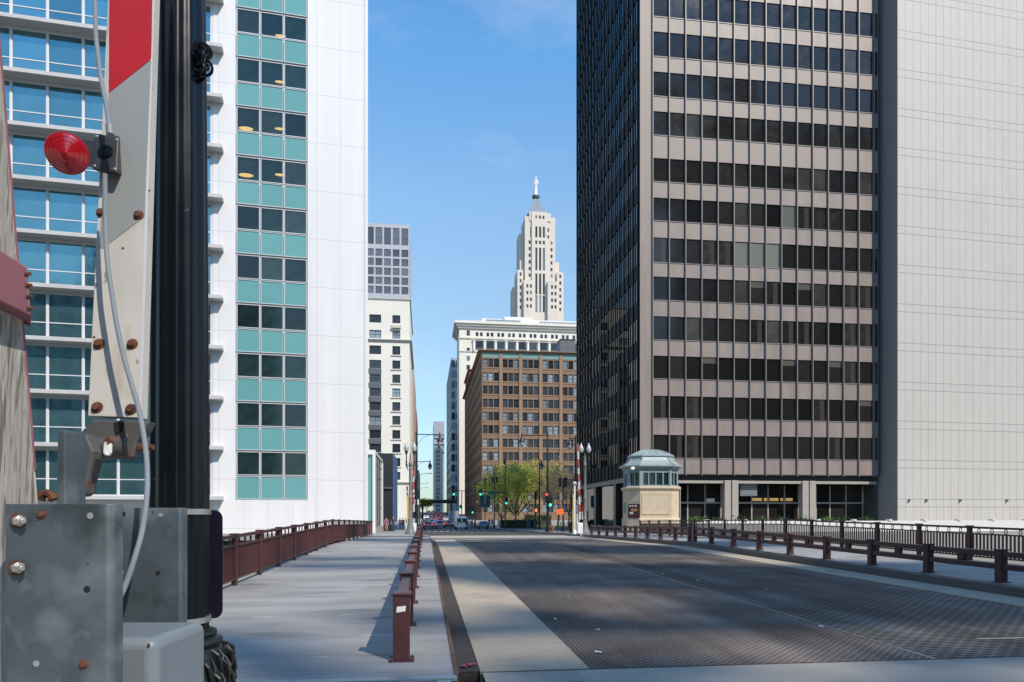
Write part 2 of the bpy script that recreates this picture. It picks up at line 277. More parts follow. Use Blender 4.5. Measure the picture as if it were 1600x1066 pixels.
# ------------------------------------------------------------------ mesh builder
class MB:
    def __init__(s): s.v = []; s.f = []; s.m = []
    def face(s, pts, m=0):
        i = len(s.v); s.v += [tuple(p) for p in pts]; s.f.append(tuple(range(i, i + len(pts)))); s.m.append(m); return s
    def hexa(s, p, m=0):          # 4 bottom points counter-clockwise, 4 top points
        i = len(s.v); s.v += [tuple(q) for q in p]
        for q in ((0, 3, 2, 1), (4, 5, 6, 7), (0, 1, 5, 4), (1, 2, 6, 5), (2, 3, 7, 6), (3, 0, 4, 7)):
            s.f.append(tuple(i + k for k in q)); s.m.append(m)
        return s
    def box(s, x0, x1, y0, y1, z0, z1, m=0):
        return s.hexa([(x0, y0, z0), (x1, y0, z0), (x1, y1, z0), (x0, y1, z0), (x0, y0, z1), (x1, y0, z1), (x1, y1, z1), (x0, y1, z1)], m)
    def loft(s, rings, m=0, cap=True, close=True):
        n = len(rings[0]); i = len(s.v)
        for r in rings: s.v += [tuple(p) for p in r]
        for k in range(len(rings) - 1):
            for j in range(n if close else n - 1):
                a = i + k * n + j; b = i + k * n + (j + 1) % n
                s.f.append((a, b, b + n, a + n)); s.m.append(m)
        if cap:
            s.f.append(tuple(i + j for j in reversed(range(n)))); s.m.append(m)
            s.f.append(tuple(i + (len(rings) - 1) * n + j for j in range(n))); s.m.append(m)
        return s
    def cyl(s, p0, p1, r0, r1=None, n=12, m=0, cap=True):
        p0 = Vector(p0); p1 = Vector(p1); r1 = r0 if r1 is None else r1
        d = (p1 - p0).normalized(); a = d.orthogonal().normalized(); b = d.cross(a)
        ring = lambda c, r: [c + a * (r * math.cos(2 * math.pi * k / n)) + b * (r * math.sin(2 * math.pi * k / n)) for k in range(n)]
        return s.loft([ring(p0, r0), ring(p1, r1)], m, cap)
    def tube(s, pts, r, n=8, m=0):
        pts = [Vector(p) for p in pts]; rings = []; a = None
        for k, p in enumerate(pts):
            d = (pts[min(k + 1, len(pts) - 1)] - pts[max(k - 1, 0)]).normalized()
            a = d.orthogonal().normalized() if a is None else (a - d * a.dot(d)).normalized()
            b = d.cross(a); rr = r[k] if isinstance(r, (list, tuple)) else r
            rings.append([p + a * (rr * math.cos(2 * math.pi * j / n)) + b * (rr * math.sin(2 * math.pi * j / n)) for j in range(n)])
        return s.loft(rings, m)
    def lathe(s, prof, c=(0, 0, 0), n=24, m=0, flute=0, nf=12, scale=(1, 1)):
        rings = []
        for r, z in prof:
            rings.append([(c[0] + scale[0] * (r * (1 - flute * (.5 + .5 * math.cos(nf * 2 * math.pi * k / n)))) * math.cos(2 * math.pi * k / n),
                           c[1] + scale[1] * (r * (1 - flute * (.5 + .5 * math.cos(nf * 2 * math.pi * k / n)))) * math.sin(2 * math.pi * k / n), c[2] + z) for k in range(n)])
        return s.loft(rings, m)
    def prism(s, poly, off, m=0):  # poly: 3-D points, off: extrusion vector
        off = Vector(off); a = [Vector(p) for p in poly]
        return s.loft([a, [p + off for p in a]], m)
    def ball(s, c, r, n=10, k=7, m=0):
        r = (r, r, r) if isinstance(r, (int, float)) else r
        rings = []
        for j in range(k + 1):
            t = math.pi * min(max(j / k, .02), .98)
            rings.append([(c[0] + r[0] * math.sin(t) * math.cos(2 * math.pi * i / n), c[1] + r[1] * math.sin(t) * math.sin(2 * math.pi * i / n), c[2] - r[2] * math.cos(t)) for i in range(n)])
        return s.loft(rings, m)
    def build(s, name, mats, parent=None, bevel=0, smooth=35, seg=2, fix=True, loc=None, matrix=None):
        me = bpy.data.meshes.new(name); me.from_pydata(s.v, [], s.f)
        if not isinstance(mats, (list, tuple)): mats = [mats]
        for x in mats: me.materials.append(M[x] if isinstance(x, str) else x)
        me.polygons.foreach_set('material_index', s.m)
        if fix:
            bm = bmesh.new(); bm.from_mesh(me)
            bmesh.ops.recalc_face_normals(bm, faces=bm.faces); bm.to_mesh(me); bm.free()
        if smooth:
            me.shade_smooth(); me.set_sharp_from_angle(angle=R(smooth))
        o = bpy.data.objects.new(name, me); COL.objects.link(o)
        if parent: o.parent = parent
        if loc is not None: o.location = loc
        if matrix is not None: o.matrix_local = matrix
        if bevel:
            b = o.modifiers.new('bevel', 'BEVEL'); b.width = bevel; b.segments = seg; b.limit_method = 'ANGLE'; b.angle_limit = R(40)
        return o
def tag(o, label, cat, group=None, kind=None):
    if label: o['label'] = label
    if cat: o['category'] = cat
    if group: o['group'] = group
    if kind: o['kind'] = kind
    return o
def thing(name, label, cat, loc=(0, 0, 0), rot=0, group=None):
    o = bpy.data.objects.new(name, None); COL.objects.link(o); o.empty_display_size = .3
    o.location = loc; o.rotation_euler = (0, 0, rot)
    return tag(o, label, cat, group)
def struct(o): o['kind'] = 'structure'; return o
def stuff(o): o['kind'] = 'stuff'; return o
def copy_tree(root, loc=None, rot=None, label=None, group=None, parent=None):
    c = root.copy(); COL.objects.link(c)
    if parent: c.parent = parent
    for ch in [x for x in bpy.data.objects if x.parent == root]: copy_tree(ch, parent=c)
    if loc is not None: c.location = loc
    if rot is not None: c.rotation_euler = (0, 0, rot)
    if label: c['label'] = label
    if group: c['group'] = group
    return c

# ------------------------------------------------------------------ facades with real openings and one object per window
def facade(mb, org, U, N, W, H, wins, depth=.25, m=0, back=None):
    org = Vector(org); U = Vector(U); N = Vector(N); V = UP
    us = sorted({round(x, 3) for w in wins for x in w[:2]} | {0.0, round(W, 3)}); vs = sorted({round(x, 3) for w in wins for x in w[2:4]} | {0.0, round(H, 3)})
    rows = {}
    for w in wins: rows.setdefault((round(w[2], 3), round(w[3], 3)), []).append((round(w[0], 3), round(w[1], 3)))
    pt = lambda u, v, d=0: org + U * u + V * v - N * d
    for j in range(len(vs) - 1):
        cz = (vs[j] + vs[j + 1]) / 2; holes = [x for (a, b), l in rows.items() if a < cz < b for x in l]
        i = 0
        while i < len(us) - 1:            # merge solid cells along the row
            cu = (us[i] + us[i + 1]) / 2
            if any(a < cu < b for a, b in holes): i += 1; continue
            k = i
            while k + 1 < len(us) - 1 and not any(a < (us[k + 1] + us[k + 2]) / 2 < b for a, b in holes): k += 1
            mb.face([pt(us[i], vs[j]), pt(us[k + 1], vs[j]), pt(us[k + 1], vs[j + 1]), pt(us[i], vs[j + 1])], m); i = k + 1
    for w in wins:
        a, b, c, d = w[:4]
        mb.face([pt(a, c), pt(b, c), pt(b, c, depth), pt(a, c, depth)], m); mb.face([pt(a, d), pt(a, d, depth), pt(b, d, depth), pt(b, d)], m)
        mb.face([pt(a, c), pt(a, c, depth), pt(a, d, depth), pt(a, d)], m); mb.face([pt(b, c), pt(b, d), pt(b, d, depth), pt(b, c, depth)], m)
        if back is not None: mb.face([pt(a, c, depth), pt(b, c, depth), pt(b, d, depth), pt(a, d, depth)], back)
_wm = {}
def win_mesh(w, h, nx, nz, fr, gl, fm, transom=None):
    key = (round(w, 2), round(h, 2), nx, nz, fr, gl, fm, transom)
    if key in _wm: return _wm[key]
    mb = MB(); mb.box(0, w, .05, .10, 0, h, 0)
    if fr > 0:
        mb.box(0, fr, 0, .05, 0, h, 1); mb.box(w - fr, w, 0, .05, 0, h, 1); mb.box(fr, w - fr, 0, .05, 0, fr, 1); mb.box(fr, w - fr, 0, .05, h - fr, h, 1)
        for k in range(1, nx): mb.box(w * k / nx - fr / 2, w * k / nx + fr / 2, .002, .05, fr, h - fr, 1)
        zs = [h * k / nz for k in range(1, nz)] if transom is None else [h * transom]
        for z in zs: mb.box(fr, w - fr, .004, .05, z - fr / 2, z + fr / 2, 1)
    o = mb.build('window', [gl, fm], None, smooth=0, fix=False); me = o.data; bpy.data.objects.remove(o)
    _wm[key] = me; return me
def add_windows(root, org, U, N, wins, glass, depth=.25, nx=1, nz=1, fr=.06, fm='black_panel', name='window', limit=100, transom=None, parent=None, rest=None):
    """wins: (u0,u1,v0,v1[,glass]); glass: list of (material, weight)"""
    org = Vector(org); U = Vector(U); N = Vector(N); names = [g[0] for g in glass]; wt = [g[1] for g in glass]
    rot = Matrix((U, -N, UP)).transposed().to_4x4()
    own = rest is None
    rest, rest_m = (MB(), []) if own else rest
    for q in names + [fm]:
        if q not in rest_m: rest_m.append(q)
    for i, w in enumerate(wins):
        g = w[4] if len(w) > 4 else random.choices(names, wt)[0]
        me = win_mesh(w[1] - w[0], w[3] - w[2], nx, nz, fr, g, fm, transom)
        Mx = Matrix.Translation(org + U * w[0] + UP * w[2] - N * (depth - .10)) @ rot
        if i < limit:
            o = bpy.data.objects.new(name, me); COL.objects.link(o); o.parent = parent or root; o.matrix_local = Mx
        else:
            if g not in rest_m: rest_m.append(g)
            base = len(rest.v); rest.v += [tuple(Mx @ v.co) for v in me.vertices]
            for p in me.polygons:
                rest.f.append(tuple(base + k for k in p.vertices)); rest.m.append(rest_m.index(g) if p.material_index == 0 else rest_m.index(fm))
    if own and rest.f:
        o = rest.build(name + 's', rest_m, parent or root, smooth=0, fix=False); stuff(o)

# ------------------------------------------------------------------ ground levels
GP = [(-400, 0), (7, 0), (31, .305), (53.5, .02), (78, -.35), (131, -1.0), (170, -1.0), (260, .2), (450, 3.0), (5000, 3.2)]
def gz(y):
    for (a, za), (b, zb) in zip(GP, GP[1:]):
        if a <= y <= b: return za + (zb - za) * (y - a) / (b - a)
    return GP[-1][1]
ROAD = -.2                            # road surface under the pavement level
def strip(name, x0, x1, ys, dz, m, thick=None, zf=gz, parent=None):
    mb = MB()
    for a, b in zip(ys, ys[1:]):
        if thick is None: mb.face([(x0, a, zf(a) + dz), (x1, a, zf(a) + dz), (x1, b, zf(b) + dz), (x0, b, zf(b) + dz)])
        else:
            mb.hexa([(x0, a, zf(a) + dz - thick), (x1, a, zf(a) + dz - thick), (x1, b, zf(b) + dz - thick), (x0, b, zf(b) + dz - thick),
                     (x0, a, zf(a) + dz), (x1, a, zf(a) + dz), (x1, b, zf(b) + dz), (x0, b, zf(b) + dz)])
    return mb.build(name, m, parent, smooth=0, fix=thick is None or len(ys) == 2)

# ================================================================== SETTING: ground, river, bridge decks
RIV0, RIV1 = 6.2, 56.5
mb = MB()
for y0, y1 in ((-400, RIV0),): mb.box(-1500, 1500, y0, y1, -6.5, ROAD)
struct(mb.build('ground_near', 'concrete', smooth=0))
ys = [RIV1, 62, 78, 131, 170, 260, 450, 900, 3000]
mb = MB()
for a, b in zip(ys, ys[1:]):
    mb.face([(-2500, a, gz(a) + ROAD), (2500, a, gz(a) + ROAD), (2500, b, gz(b) + ROAD), (-2500, b, gz(b) + ROAD)])
mb.face([(-2500, RIV1, -6.5), (2500, RIV1, -6.5), (2500, RIV1, gz(RIV1) + ROAD), (-2500, RIV1, gz(RIV1) + ROAD)])
struct(mb.build('road', 'asphalt', smooth=0))
struct(MB().face([(-1500, 5, -4.6), (1500, 5, -4.6), (1500, 58, -4.6), (-1500, 58, -4.6)]).build('water', 'water', smooth=0))
mb = MB(); mb.box(-400, -5.2, RIV1 - .6, RIV1 - .05, -6, .12); mb.box(18.6, 400, RIV1 - .6, RIV1 - .05, -6, .12)
struct(mb.build('quay_wall', 'quay', smooth=0))

BY0, BC, BY1 = 7.0, 31.35, 53.6         # near end, crest, far end of the bridge
seg = [BY0, BC, BY1]
struct(strip('left_sidewalk', -4.25, .30, seg, 0, 'deck_walk', .16))
struct(strip('left_kerb', .30, .345, seg, .012, 'rust_steel', .32))
struct(strip('gutter', .345, .64, [7.95, BC, 46.5], ROAD + .004, 'gutter', .12))
struct(strip('concrete_strip', .64, 1.93, [7.9, BC, 46.5], ROAD + .012, 'concrete_strip', .3))
struct(strip('right_concrete_strip', 11.45, 12.5, [7.9, BC, 46.5], ROAD + .012, 'concrete_strip', .3))
struct(strip('bridge_deck', 1.93, 6.40, [7.9, BC, 46.5], ROAD, 'grating', .3))
struct(strip('bridge_deck', 6.43, 11.45, [7.9, BC, 46.5], ROAD - .001, 'grating_wide', .3))
struct(strip('deck_seam', 6.40, 6.43, [7.9, BC, 46.5], ROAD + .006, 'zinc', .05))
struct(strip('far_apron', .345, 12.5, [46.5, BY1, 61.5], ROAD + .016, 'concrete', .3))
struct(strip('right_kerb', 12.5, 12.86, seg, .0, 'kerb_steel', .36))
struct(strip('right_sidewalk', 12.86, 17.6, seg, .004, 'deck_walk', .16))
# joints and plates at the near end of the bridge
mb = MB(); mb.box(-4.25, .32, BY0 - .16, BY0 - .012, -.02, .008)
for k in range(92): mb.box(-4.24 + k * .0495, -4.24 + k * .0495 + .026, BY0 - .155, BY0 - .02, .008, .0125)
struct(mb.build('toothed_joint_plate', 'galv_light', smooth=0))
mb = MB(); mb.box(-6, -.02, 2.0, BY0 - .20, -.25, -.012)
mb.box(.0, .62, 2.0, BY0 - .2, -.25, -.03)
struct(mb.build('pavement', 'concrete', bevel=.03))
struct(MB().box(.12, .26, 5.6, BY0 - .19, -.03, .0).build('joint_cover_plate', 'galv_light', smooth=0))
struct(MB().box(-.62, -.47, 5.6, BY0 - .19, -.012, .006).build('joint_cover_plate', 'galv_light', smooth=0))
mb = MB(); mb.box(.66, 60, 4.0, 7.88, ROAD, ROAD + .014)
struct(mb.build('near_apron', 'concrete', smooth=0))
struct(MB().box(.66, 11.45, 7.88, 7.9, ROAD, ROAD + .02).build('steel_joint', 'rust_steel', smooth=0))
# steel cover plate and long bar lying in the far lanes of the grating
struct(MB().box(8.0, 11.0, 9.0, 9.06, ROAD, ROAD + .03).build('steel_bar', 'zinc', smooth=0))
# bridge girders below the decks
for x0, x1 in ((-4.2, -3.9), (17.3, 17.55)):
    struct(strip('bridge_girder', x0, x1, seg, -.18, 'maroon', 1.3))
struct(strip('bridge_underside', -3.9, 17.3, seg, -.56, 'black_panel', .1))

# pavements beyond the bridge
def slab(name, x0, x1, ys, m='pavement'): return struct(strip(name, x0, x1, ys, 0.0, m, .35))
slab('pavement', -70, -.7, [BY1 + .02, 62, 78, 99])
slab('pavement', 13.1, 90, [BY1 + 3.2, 62, 78, 99])
slab('pavement', -70, -1.2, [119, 131, 170, 260, 450])
slab('pavement', 13.4, 90, [119, 131, 170, 205])
slab('pavement', 13.4, 90, [205.02, 260, 450])
def stripes(name, x0, x1, y0, y1, n, along='x'):
    mb = MB()
    for k in range(n):
        if along == 'x':
            a = x0 + (x1 - x0) * k / n; b = a + (x1 - x0) / n * .5
            mb.face([(a, y0, gz(y0) + ROAD + .008), (b, y0, gz(y0) + ROAD + .008), (b, y1, gz(y1) + ROAD + .008), (a, y1, gz(y1) + ROAD + .008)])
        else:
            a = y0 + (y1 - y0) * k / n; b = a + (y1 - y0) / n * .5
            mb.face([(x0, a, gz(a) + ROAD + .008), (x1, a, gz(a) + ROAD + .008), (x1, b, gz(b) + ROAD + .008), (x0, b, gz(b) + ROAD + .008)])
    return struct(mb.build(name, 'white_paint', smooth=0))
stripes('crosswalk', .4, 12.6, 96.5, 99.5, 14); stripes('crosswalk', .4, 12.6, 118.5, 121.5, 14)
stripes('lane_marking', 3.6, 3.72, 122, 240, 16, 'y'); stripes('lane_marking', 6.6, 6.72, 122, 240, 16, 'y'); stripes('lane_marking', 9.6, 9.72, 122, 240, 16, 'y')

# ------------------------------------------------------------------ railings of the bridge
BAY = 2.27
def railing(name, X, side, label):
    r = thing(name, label, 'railing', (X, BY0, gz(BY0)))
    def zz(y): return gz(y) - gz(BY0)
    ys = [BC + BAY * k for k in range(-10, 11)]
    if side > 0: ys = [y - .0 for y in ys]
    cache = {}
    for i, y in enumerate(ys):
        w = .075 if i != 10 else .12
        p = MB(); p.box(-.05, .05, y - BY0 - w, y - BY0 + w, zz(y) - .12, zz(y) + 1.09); p.box(-.085, .085, y - BY0 - w - .02, y - BY0 + w + .02, zz(y) + 1.035, zz(y) + 1.125)
        p.build('post', 'maroon', r, bevel=.008, smooth=0)
        if i == len(ys) - 1: break
        y0 = y + w; y1 = ys[i + 1] - .075; z0 = zz(y0); z1 = zz(y1); a0 = y0 - BY0; a1 = y1 - BY0
        p = MB()
        def bar(xh, za, zb):
            p.hexa([(-xh, a0, z0 + za), (xh, a0, z0 + za), (xh, a1, z1 + za), (-xh, a1, z1 + za), (-xh, a0, z0 + zb), (xh, a0, z0 + zb), (xh, a1, z1 + zb), (-xh, a1, z1 + zb)])
        bar(.06, 1.03, 1.095); bar(.035, .84, .885); bar(.035, .12, .165)
        for k in range(15):
            t = (k + .5) / 15; yy = a0 + (a1 - a0) * t; b = z0 + (z1 - z0) * t
            p.box(-.014, .014, yy - .026, yy + .026, b + .16, b + .845)
        for k in range(4):
            t = (.14, .38, .62, .86)[k]; yy = a0 + (a1 - a0) * t; b = z0 + (z1 - z0) * t + .957
            p.tube([(0, yy + .052 * math.cos(s), b + .075 * math.sin(s)) for s in [2 * math.pi * q / 12 for q in range(13)]], .013, 5)
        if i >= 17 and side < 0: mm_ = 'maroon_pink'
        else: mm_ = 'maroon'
        p.build('railing_panel', mm_, r, smooth=0)
    return r
railing('pedestrian_railing', -4.10, -1, 'maroon pedestrian railing with ring frieze beside the white teal-striped building')
railing('pedestrian_railing', 17.45, 1, 'maroon pedestrian railing with ring frieze along the far right sidewalk')

def guard(name, X, y0, label):
    r = thing(name, label, 'guard rail', (X, y0, gz(y0)))
    ys = []; y = y0
    while y < BY1 - .3: ys.append(y); y += BAY
    zz = lambda y: gz(y) - gz(y0)
    for i, y in enumerate(ys):
        big = abs(y - BC) < BAY / 2
        for dy in ((-.32, .32) if big else (0,)):
            a = y - y0 + dy; b = zz(y + dy)
            p = MB(); p.box(-.092, .092, a - .09, a + .09, b - .03, b + .735); p.box(-.112, .112, a - .105, a + .105, b + .728, b + .765)
            po = p.build('post', 'maroon', r, bevel=.012, smooth=0)
            q = MB(); q.box(-.14, .14, a - .13, a + .13, b - .02, b + .013)
            for sx in (-.118, .118):
                for sy in (-.108, .108): q.cyl((sx, a + sy, b + .013), (sx, a + sy, b + .03), .012, n=6)
            q.build('base_plate', 'maroon', po, smooth=0)
            if i == 0 and X < 3:
                MB().face([(-.055, a - .0925, b + .545), (.045, a - .0925, b + .56), (.05, a - .0925, b + .62), (-.05, a - .0925, b + .61)]).build('torn_sticker', 'white_paint', po, smooth=0, fix=False)
        if i == len(ys) - 1: break
        a0 = y - y0 + .09 + (.32 if big else 0); nb = abs(ys[i + 1] - BC) < BAY / 2
        a1 = ys[i + 1] - y0 - .09 - (.32 if nb else 0)
        z0 = zz(a0 + y0); z1 = zz(a1 + y0); p = MB()
        for za, zb in ((.585, .715), (.30, .43)):
            p.hexa([(-.065, a0, z0 + za), (.065, a0, z0 + za), (.065, a1, z1 + za), (-.065, a1, z1 + za), (-.065, a0, z0 + zb), (.065, a0, z0 + zb), (.065, a1, z1 + zb), (-.065, a1, z1 + zb)])
        am = (a0 + a1) / 2; zm = (z0 + z1) / 2; p.box(-.05, .05, am - .11, am + .11, zm + .43, zm + .585)
        p.build('rail_beam', 'maroon', r, bevel=.012, smooth=0)
    return r
guard('traffic_guard_rail', -.26, 7.78, 'maroon steel guard rail along the left sidewalk with a torn sticker on its first post')
guard('traffic_guard_rail', 13.05, 7.24, 'maroon steel traffic guard rail between the roadway and the right sidewalk')

# ================================================================== WHITE BUILDING with teal window strip
W_LOC = (-5.0, 61.1, -.2); W_ROT = R(5.5)
def Wp(px, py, y=0): return on_plane(W_LOC, W_ROT, px, py, 'y', y)
wb = thing('white_office_building', 'white panel office building with a teal glass window strip and balcony-like ledges', 'building', W_LOC, W_ROT)
pitch = Wp(478, 631.3).z - Wp(478, 706.8).z
zt0 = Wp(478, 706.8).z; zwb = Wp(478, 744).z; whgt = zt0 - zwb
ztl = zwb - (pitch - whgt) + .04
sx0, sx1 = Wp(368, 700).x, Wp(480.5, 700).x
NF = 13; HB = ztl + NF * pitch + 1.5
xw = Wp(333, 700).x; xl = Wp(-330, 700).x
xs = [sx0 + .08 + (sx1 - sx0 - .08) * k / 3 for k in range(4)]
mb = MB(); facade(mb, (xw, 0, 0), (1, 0, 0), (0, -1, 0), -xw, HB, [(sx0 - xw, sx1 - xw, ztl, ztl + NF * pitch)], .22, back=1)
D_W = 26
mb.face([(xw, .0, HB), (0, 0, HB), (0, D_W, HB), (xl, D_W, HB), (xl, .3, HB), (xw, .3, HB)])
mb.face([(0, 0, 0), (0, D_W, 0), (0, D_W, HB), (0, 0, HB)]); mb.face([(xl, D_W, 0), (0, D_W, 0), (0, D_W, HB), (xl, D_W, HB)])
pm = mat('white_panel_joints', (.74, .735, .74), .42, noise=(.5, .06, 9), spots=(.35, .55, (.69, .69, .70), .2), stretch=(1.6, 1, .12), lines=[('z', pitch, .05, zwb - .35), ('x', 1.98, .04, -.35)], line_col=(.54, .54, .56))
mb.build('wall', [pm, 'white_frame'], wb, smooth=0, fix=False)
# narrow trim at the right-hand corner
MB().box(-.22, .03, -.06, -.0, 0, HB).build('corner_trim', 'white_panel', wb, smooth=0)
wins = []; sps = []
for k in range(NF):
    for c in range(3):
        a, b = xs[c] - sx0, xs[c + 1] - .08 - sx0
        wins.append((a, b, zwb - ztl + pitch * k + .03, zt0 - ztl + pitch * k - .03)); sps.append((a, b, pitch * k + .05, zwb - ztl + pitch * k - .07))
add_windows(wb, (sx0, 0, ztl), (1, 0, 0), (0, -1, 0), wins, [('glass_teal', 4), ('glass_teal_mid', 1)], .20, fr=.05, fm='white_frame')
add_windows(wb, (sx0, 0, ztl), (1, 0, 0), (0, -1, 0), sps, [('spandrel_teal', 1)], .13, fr=.045, fm='white_frame', name='spandrel_panel')
# round ceiling lamps seen through some windows of the strip sit behind the glass surface as discs on the ceiling line
lamp_px = [(438, 55, .85), (437, 127, .8), (384, 200, 1.15), (437, 200.5, .8), (384, 273, 1.15), (437, 272.5, .8)]
for px, py, r in lamp_px:
    if r == 0: continue
    c = Wp(px, py, .035)
    MB().ball((0, 0, 0), (r * .52, .010, r * .15), 20, 8).build('ceiling_lamp', 'lit_lamp', wb, loc=(c.x, .145, c.z))
# glass wing to the left with ledges
lt = Wp(340, 696.5, -.9).z; bayw = Wp(129, 300).x - Wp(73, 300).x; xm = Wp(73, 300).x
zl = [lt + pitch * k for k in range(-1, NF)]
ww = []; cols = []
k = int((xw - .25 - xm) / bayw); u = xm + bayw * k
edges = [xw - .15]
while u > xl: edges.append(u); u -= bayw
edges.sort()
wing = MB()
for j in range(-1, NF):
    z0 = lt + pitch * j + .02; z1 = z0 + pitch - .52
    for a, b in zip(edges, edges[1:]): ww.append((a + .03 - xl, b - .03 - xl, z0, z1))
ww.sort(key=lambda w: -w[0])
wf = MB(); facade(wf, (xl, .06, 0), (1, 0, 0), (0, -1, 0), xw - xl, HB, ww, .16)
wf.build('wing_wall', 'white_frame', wb, smooth=0, fix=False)
add_windows(wb, (xl, .06, 0), (1, 0, 0), (0, -1, 0), ww, [('glass_wing', 1)], .16, fr=.075, fm='white_frame', transom=.36)
for j in range(-1, NF + 1):
    z = lt + pitch * j
    MB().box(xl, Wp(346.5, 540, -.9).x, -.92, .05, z - .32, z).build('ledge', 'ledge', wb, bevel=.02, smooth=0)

# low glass lobby, dark box with blue mural behind the white building
def lobby():
    c = P(586.5, 830, 66); L = (c.x, c.y, gz(c.y) - .1)
    t = thing('glass_lobby', 'low glass entrance pavilion with a white frame beside the white office building', 'building', L, 0)
    x0 = on_plane(L, 0, 575, 760).x - 4; h = on_plane(L, 0, 583, 703).z; xf = on_plane(L, 0, 582, 760).x; E = 12.5
    mb = MB(); mb.box(xf, 0, 0, .5, 0, h); mb.box(x0, xf, 0, .5, h - .45, h); mb.box(-.35, -.05, .5, E, h - .3, h); mb.box(-.35, 0, E - .3, E, 0, h - .35)
    mb.box(x0, -.35, .5, E, h - .3, h - .02); mb.build('frame', 'white_frame', t, smooth=0)
    MB().box(x0, xf, .25, .32, 0, h - .45).build('front_glass', 'spandrel_teal', t, smooth=0)
    g = MB(); g.box(-.2, -.14, .5, E - .4, .6, h - .35); g.build('side_glass', 'glass_teal', t, smooth=0)
    g = MB()
    for z in (2.6, 5.8, h - 1.2): g.box(-.14, -.09, .5, E - .4, z, z + .08)
    for y in (3.6, 6.6, 9.6): g.box(-.14, -.09, y, y + .08, .6, h - .35)
    g.build('glazing_bar', 'galv_light', t, smooth=0)
    MB().box(x0, -.3, E - .8, E - .4, 0, h - .4).build('rear_wall', 'black_panel', t, smooth=0)
    MB().box(-.45, .05, .5, E, 0, .6).build('plinth', 'quay', t, smooth=0)
lobby()
def mural_box():
    c = P(614, 833, 84); L = (c.x, c.y, gz(c.y) - .1)
    t = thing('mural_building', 'dark box building whose street side is a blue mural', 'building', L)
    x0 = on_plane(L, 0, 590, 760).x - 6; h = on_plane(L, 0, 610, 708.5).z; d = 11
    mb = MB(); mb.box(x0, 0, 0, d, 0, h); mb.build('wall', 'blue_dark', t, smooth=0)
    MB().box(.0, .12, .02, d, 1.0, h - .02).build('blue_mural', 'blue_art', t, smooth=0)
    g = MB(); g.box(x0, -.1, -.25, 0, h * .55, h * .57); g.box(-3.6, -3.4, -.2, 0, 0, h * .55); g.box(-1.7, -1.5, -.2, 0, 0, h * .55)
    g.build('portal_frame', 'iron_grey', t, smooth=0)
mural_box()

# ================================================================== DARK TOWER (right) and its pale service tower
D_LOC = (22.5, 69.7, -.25)
def Dp(px, py, y=0): return on_plane(D_LOC, 0, px, py, 'y', y)
db = thing('dark_office_tower', 'dark bronze office tower with bands of tinted windows between thin vertical fins', 'building', D_LOC)
rows = [(48.8, 87), (111.4, 149), (173.4, 210), (246.5, 282.6), (308.4, 344), (370.7, 409), (431.8, 468), (493.7, 530), (555.6, 591), (618.3, 653), (679.3, 715)]
rz = [(Dp(1020, b).z, Dp(1020, t).z) for t, b in rows][::-1]
pt = Dp(1020, 62).z - Dp(1020, 124.3).z
while len(rz) < 19: rz.append((rz[-1][0] + pt, rz[-1][1] + pt))
zb = Dp(1020, 741).z; zc = Dp(1020, 750).z; DH = rz[-1][1] + 1.2
xa = Dp(1019.5, 500).x; xe = Dp(1364.7, 500).x; pm_ = (xe - xa) / 14; xend = Dp(1372, 500).x; DD = 30.5
dw = [(xa + pm_ * i + .05, xa + pm_ * (i + 1) - .05, a - zb, b - zb) for (a, b) in rz for i in range(14)]
# sun blinds half seen in a few of the windows
special = {(5, 5): 'glass_blind', (5, 6): 'glass_blind', (5, 7): 'glass_blind', (6, 8): 'glass_blind'}
dwg = []
for r_, (a, b) in enumerate(rz):
    for i in range(14):
        x0 = xa + pm_ * i + .05; x1 = xa + pm_ * (i + 1) - .05
        g = special.get((r_, i))
        dwg.append((x0, x1, a - zb, b - zb) + ((g,) if g else ()))
    dwg.append((xe + .12, xend - .05, a - zb, b - zb))
mb = MB(); facade(mb, (0, 0, zb), (1, 0, 0), (0, -1, 0), xend, DH - zb, dwg, .14)
lw = []; nl = 17; lp = DD / nl
lrows = rz
for (a, b) in lrows:
    for i in range(nl): lw.append((DD - 1.0 - (i + 1) * (DD - 1.6) / nl + .16, DD - 1.0 - i * (DD - 1.6) / nl - .16, a - zb, b - zb))
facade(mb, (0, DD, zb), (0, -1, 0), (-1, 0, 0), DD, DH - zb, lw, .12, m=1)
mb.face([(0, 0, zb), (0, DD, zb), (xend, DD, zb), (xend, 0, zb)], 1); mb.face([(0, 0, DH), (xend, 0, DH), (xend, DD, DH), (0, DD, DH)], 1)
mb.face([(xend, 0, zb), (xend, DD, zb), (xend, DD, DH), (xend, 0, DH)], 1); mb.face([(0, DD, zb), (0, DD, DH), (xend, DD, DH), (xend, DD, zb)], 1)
dpan = mat('dark_spandrel', (.262, .215, .195), .5, noise=(.9, .16, 5), stretch=(1, 1, .3), spots=(.35, .52, (.235, .197, .183), .2), lines=[('z', 80, .05, zb + .03)], line_col=(.06, .055, .055))
dside = mat('shaded_side', (.014, .0135, .014), .6, spec=.15, noise=(.4, .12))  # shade of the left flank is put into this near-black cladding copy
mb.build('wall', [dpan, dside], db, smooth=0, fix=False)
drest = (MB(), [])
add_windows(db, (0, 0, zb), (1, 0, 0), (0, -1, 0), dwg, [('glass_dark', 8), ('glass_dark_blind', 2), ('glass_dark_half', 1.1), ('glass_dark_room', 3)], .14, fr=.0, fm='black_panel', limit=100, rest=drest)
gl_l = mat('glass_side', (.008, .009, .010), .02, rnd=.3, spec=.7)
M['glass_side'] = gl_l
add_windows(db, (0, DD, zb), (0, -1, 0), (-1, 0, 0), lw, [('glass_side', 1)], .12, fr=.0, limit=0, rest=drest)
stuff(drest[0].build('windows', drest[1], db, smooth=0, fix=False))
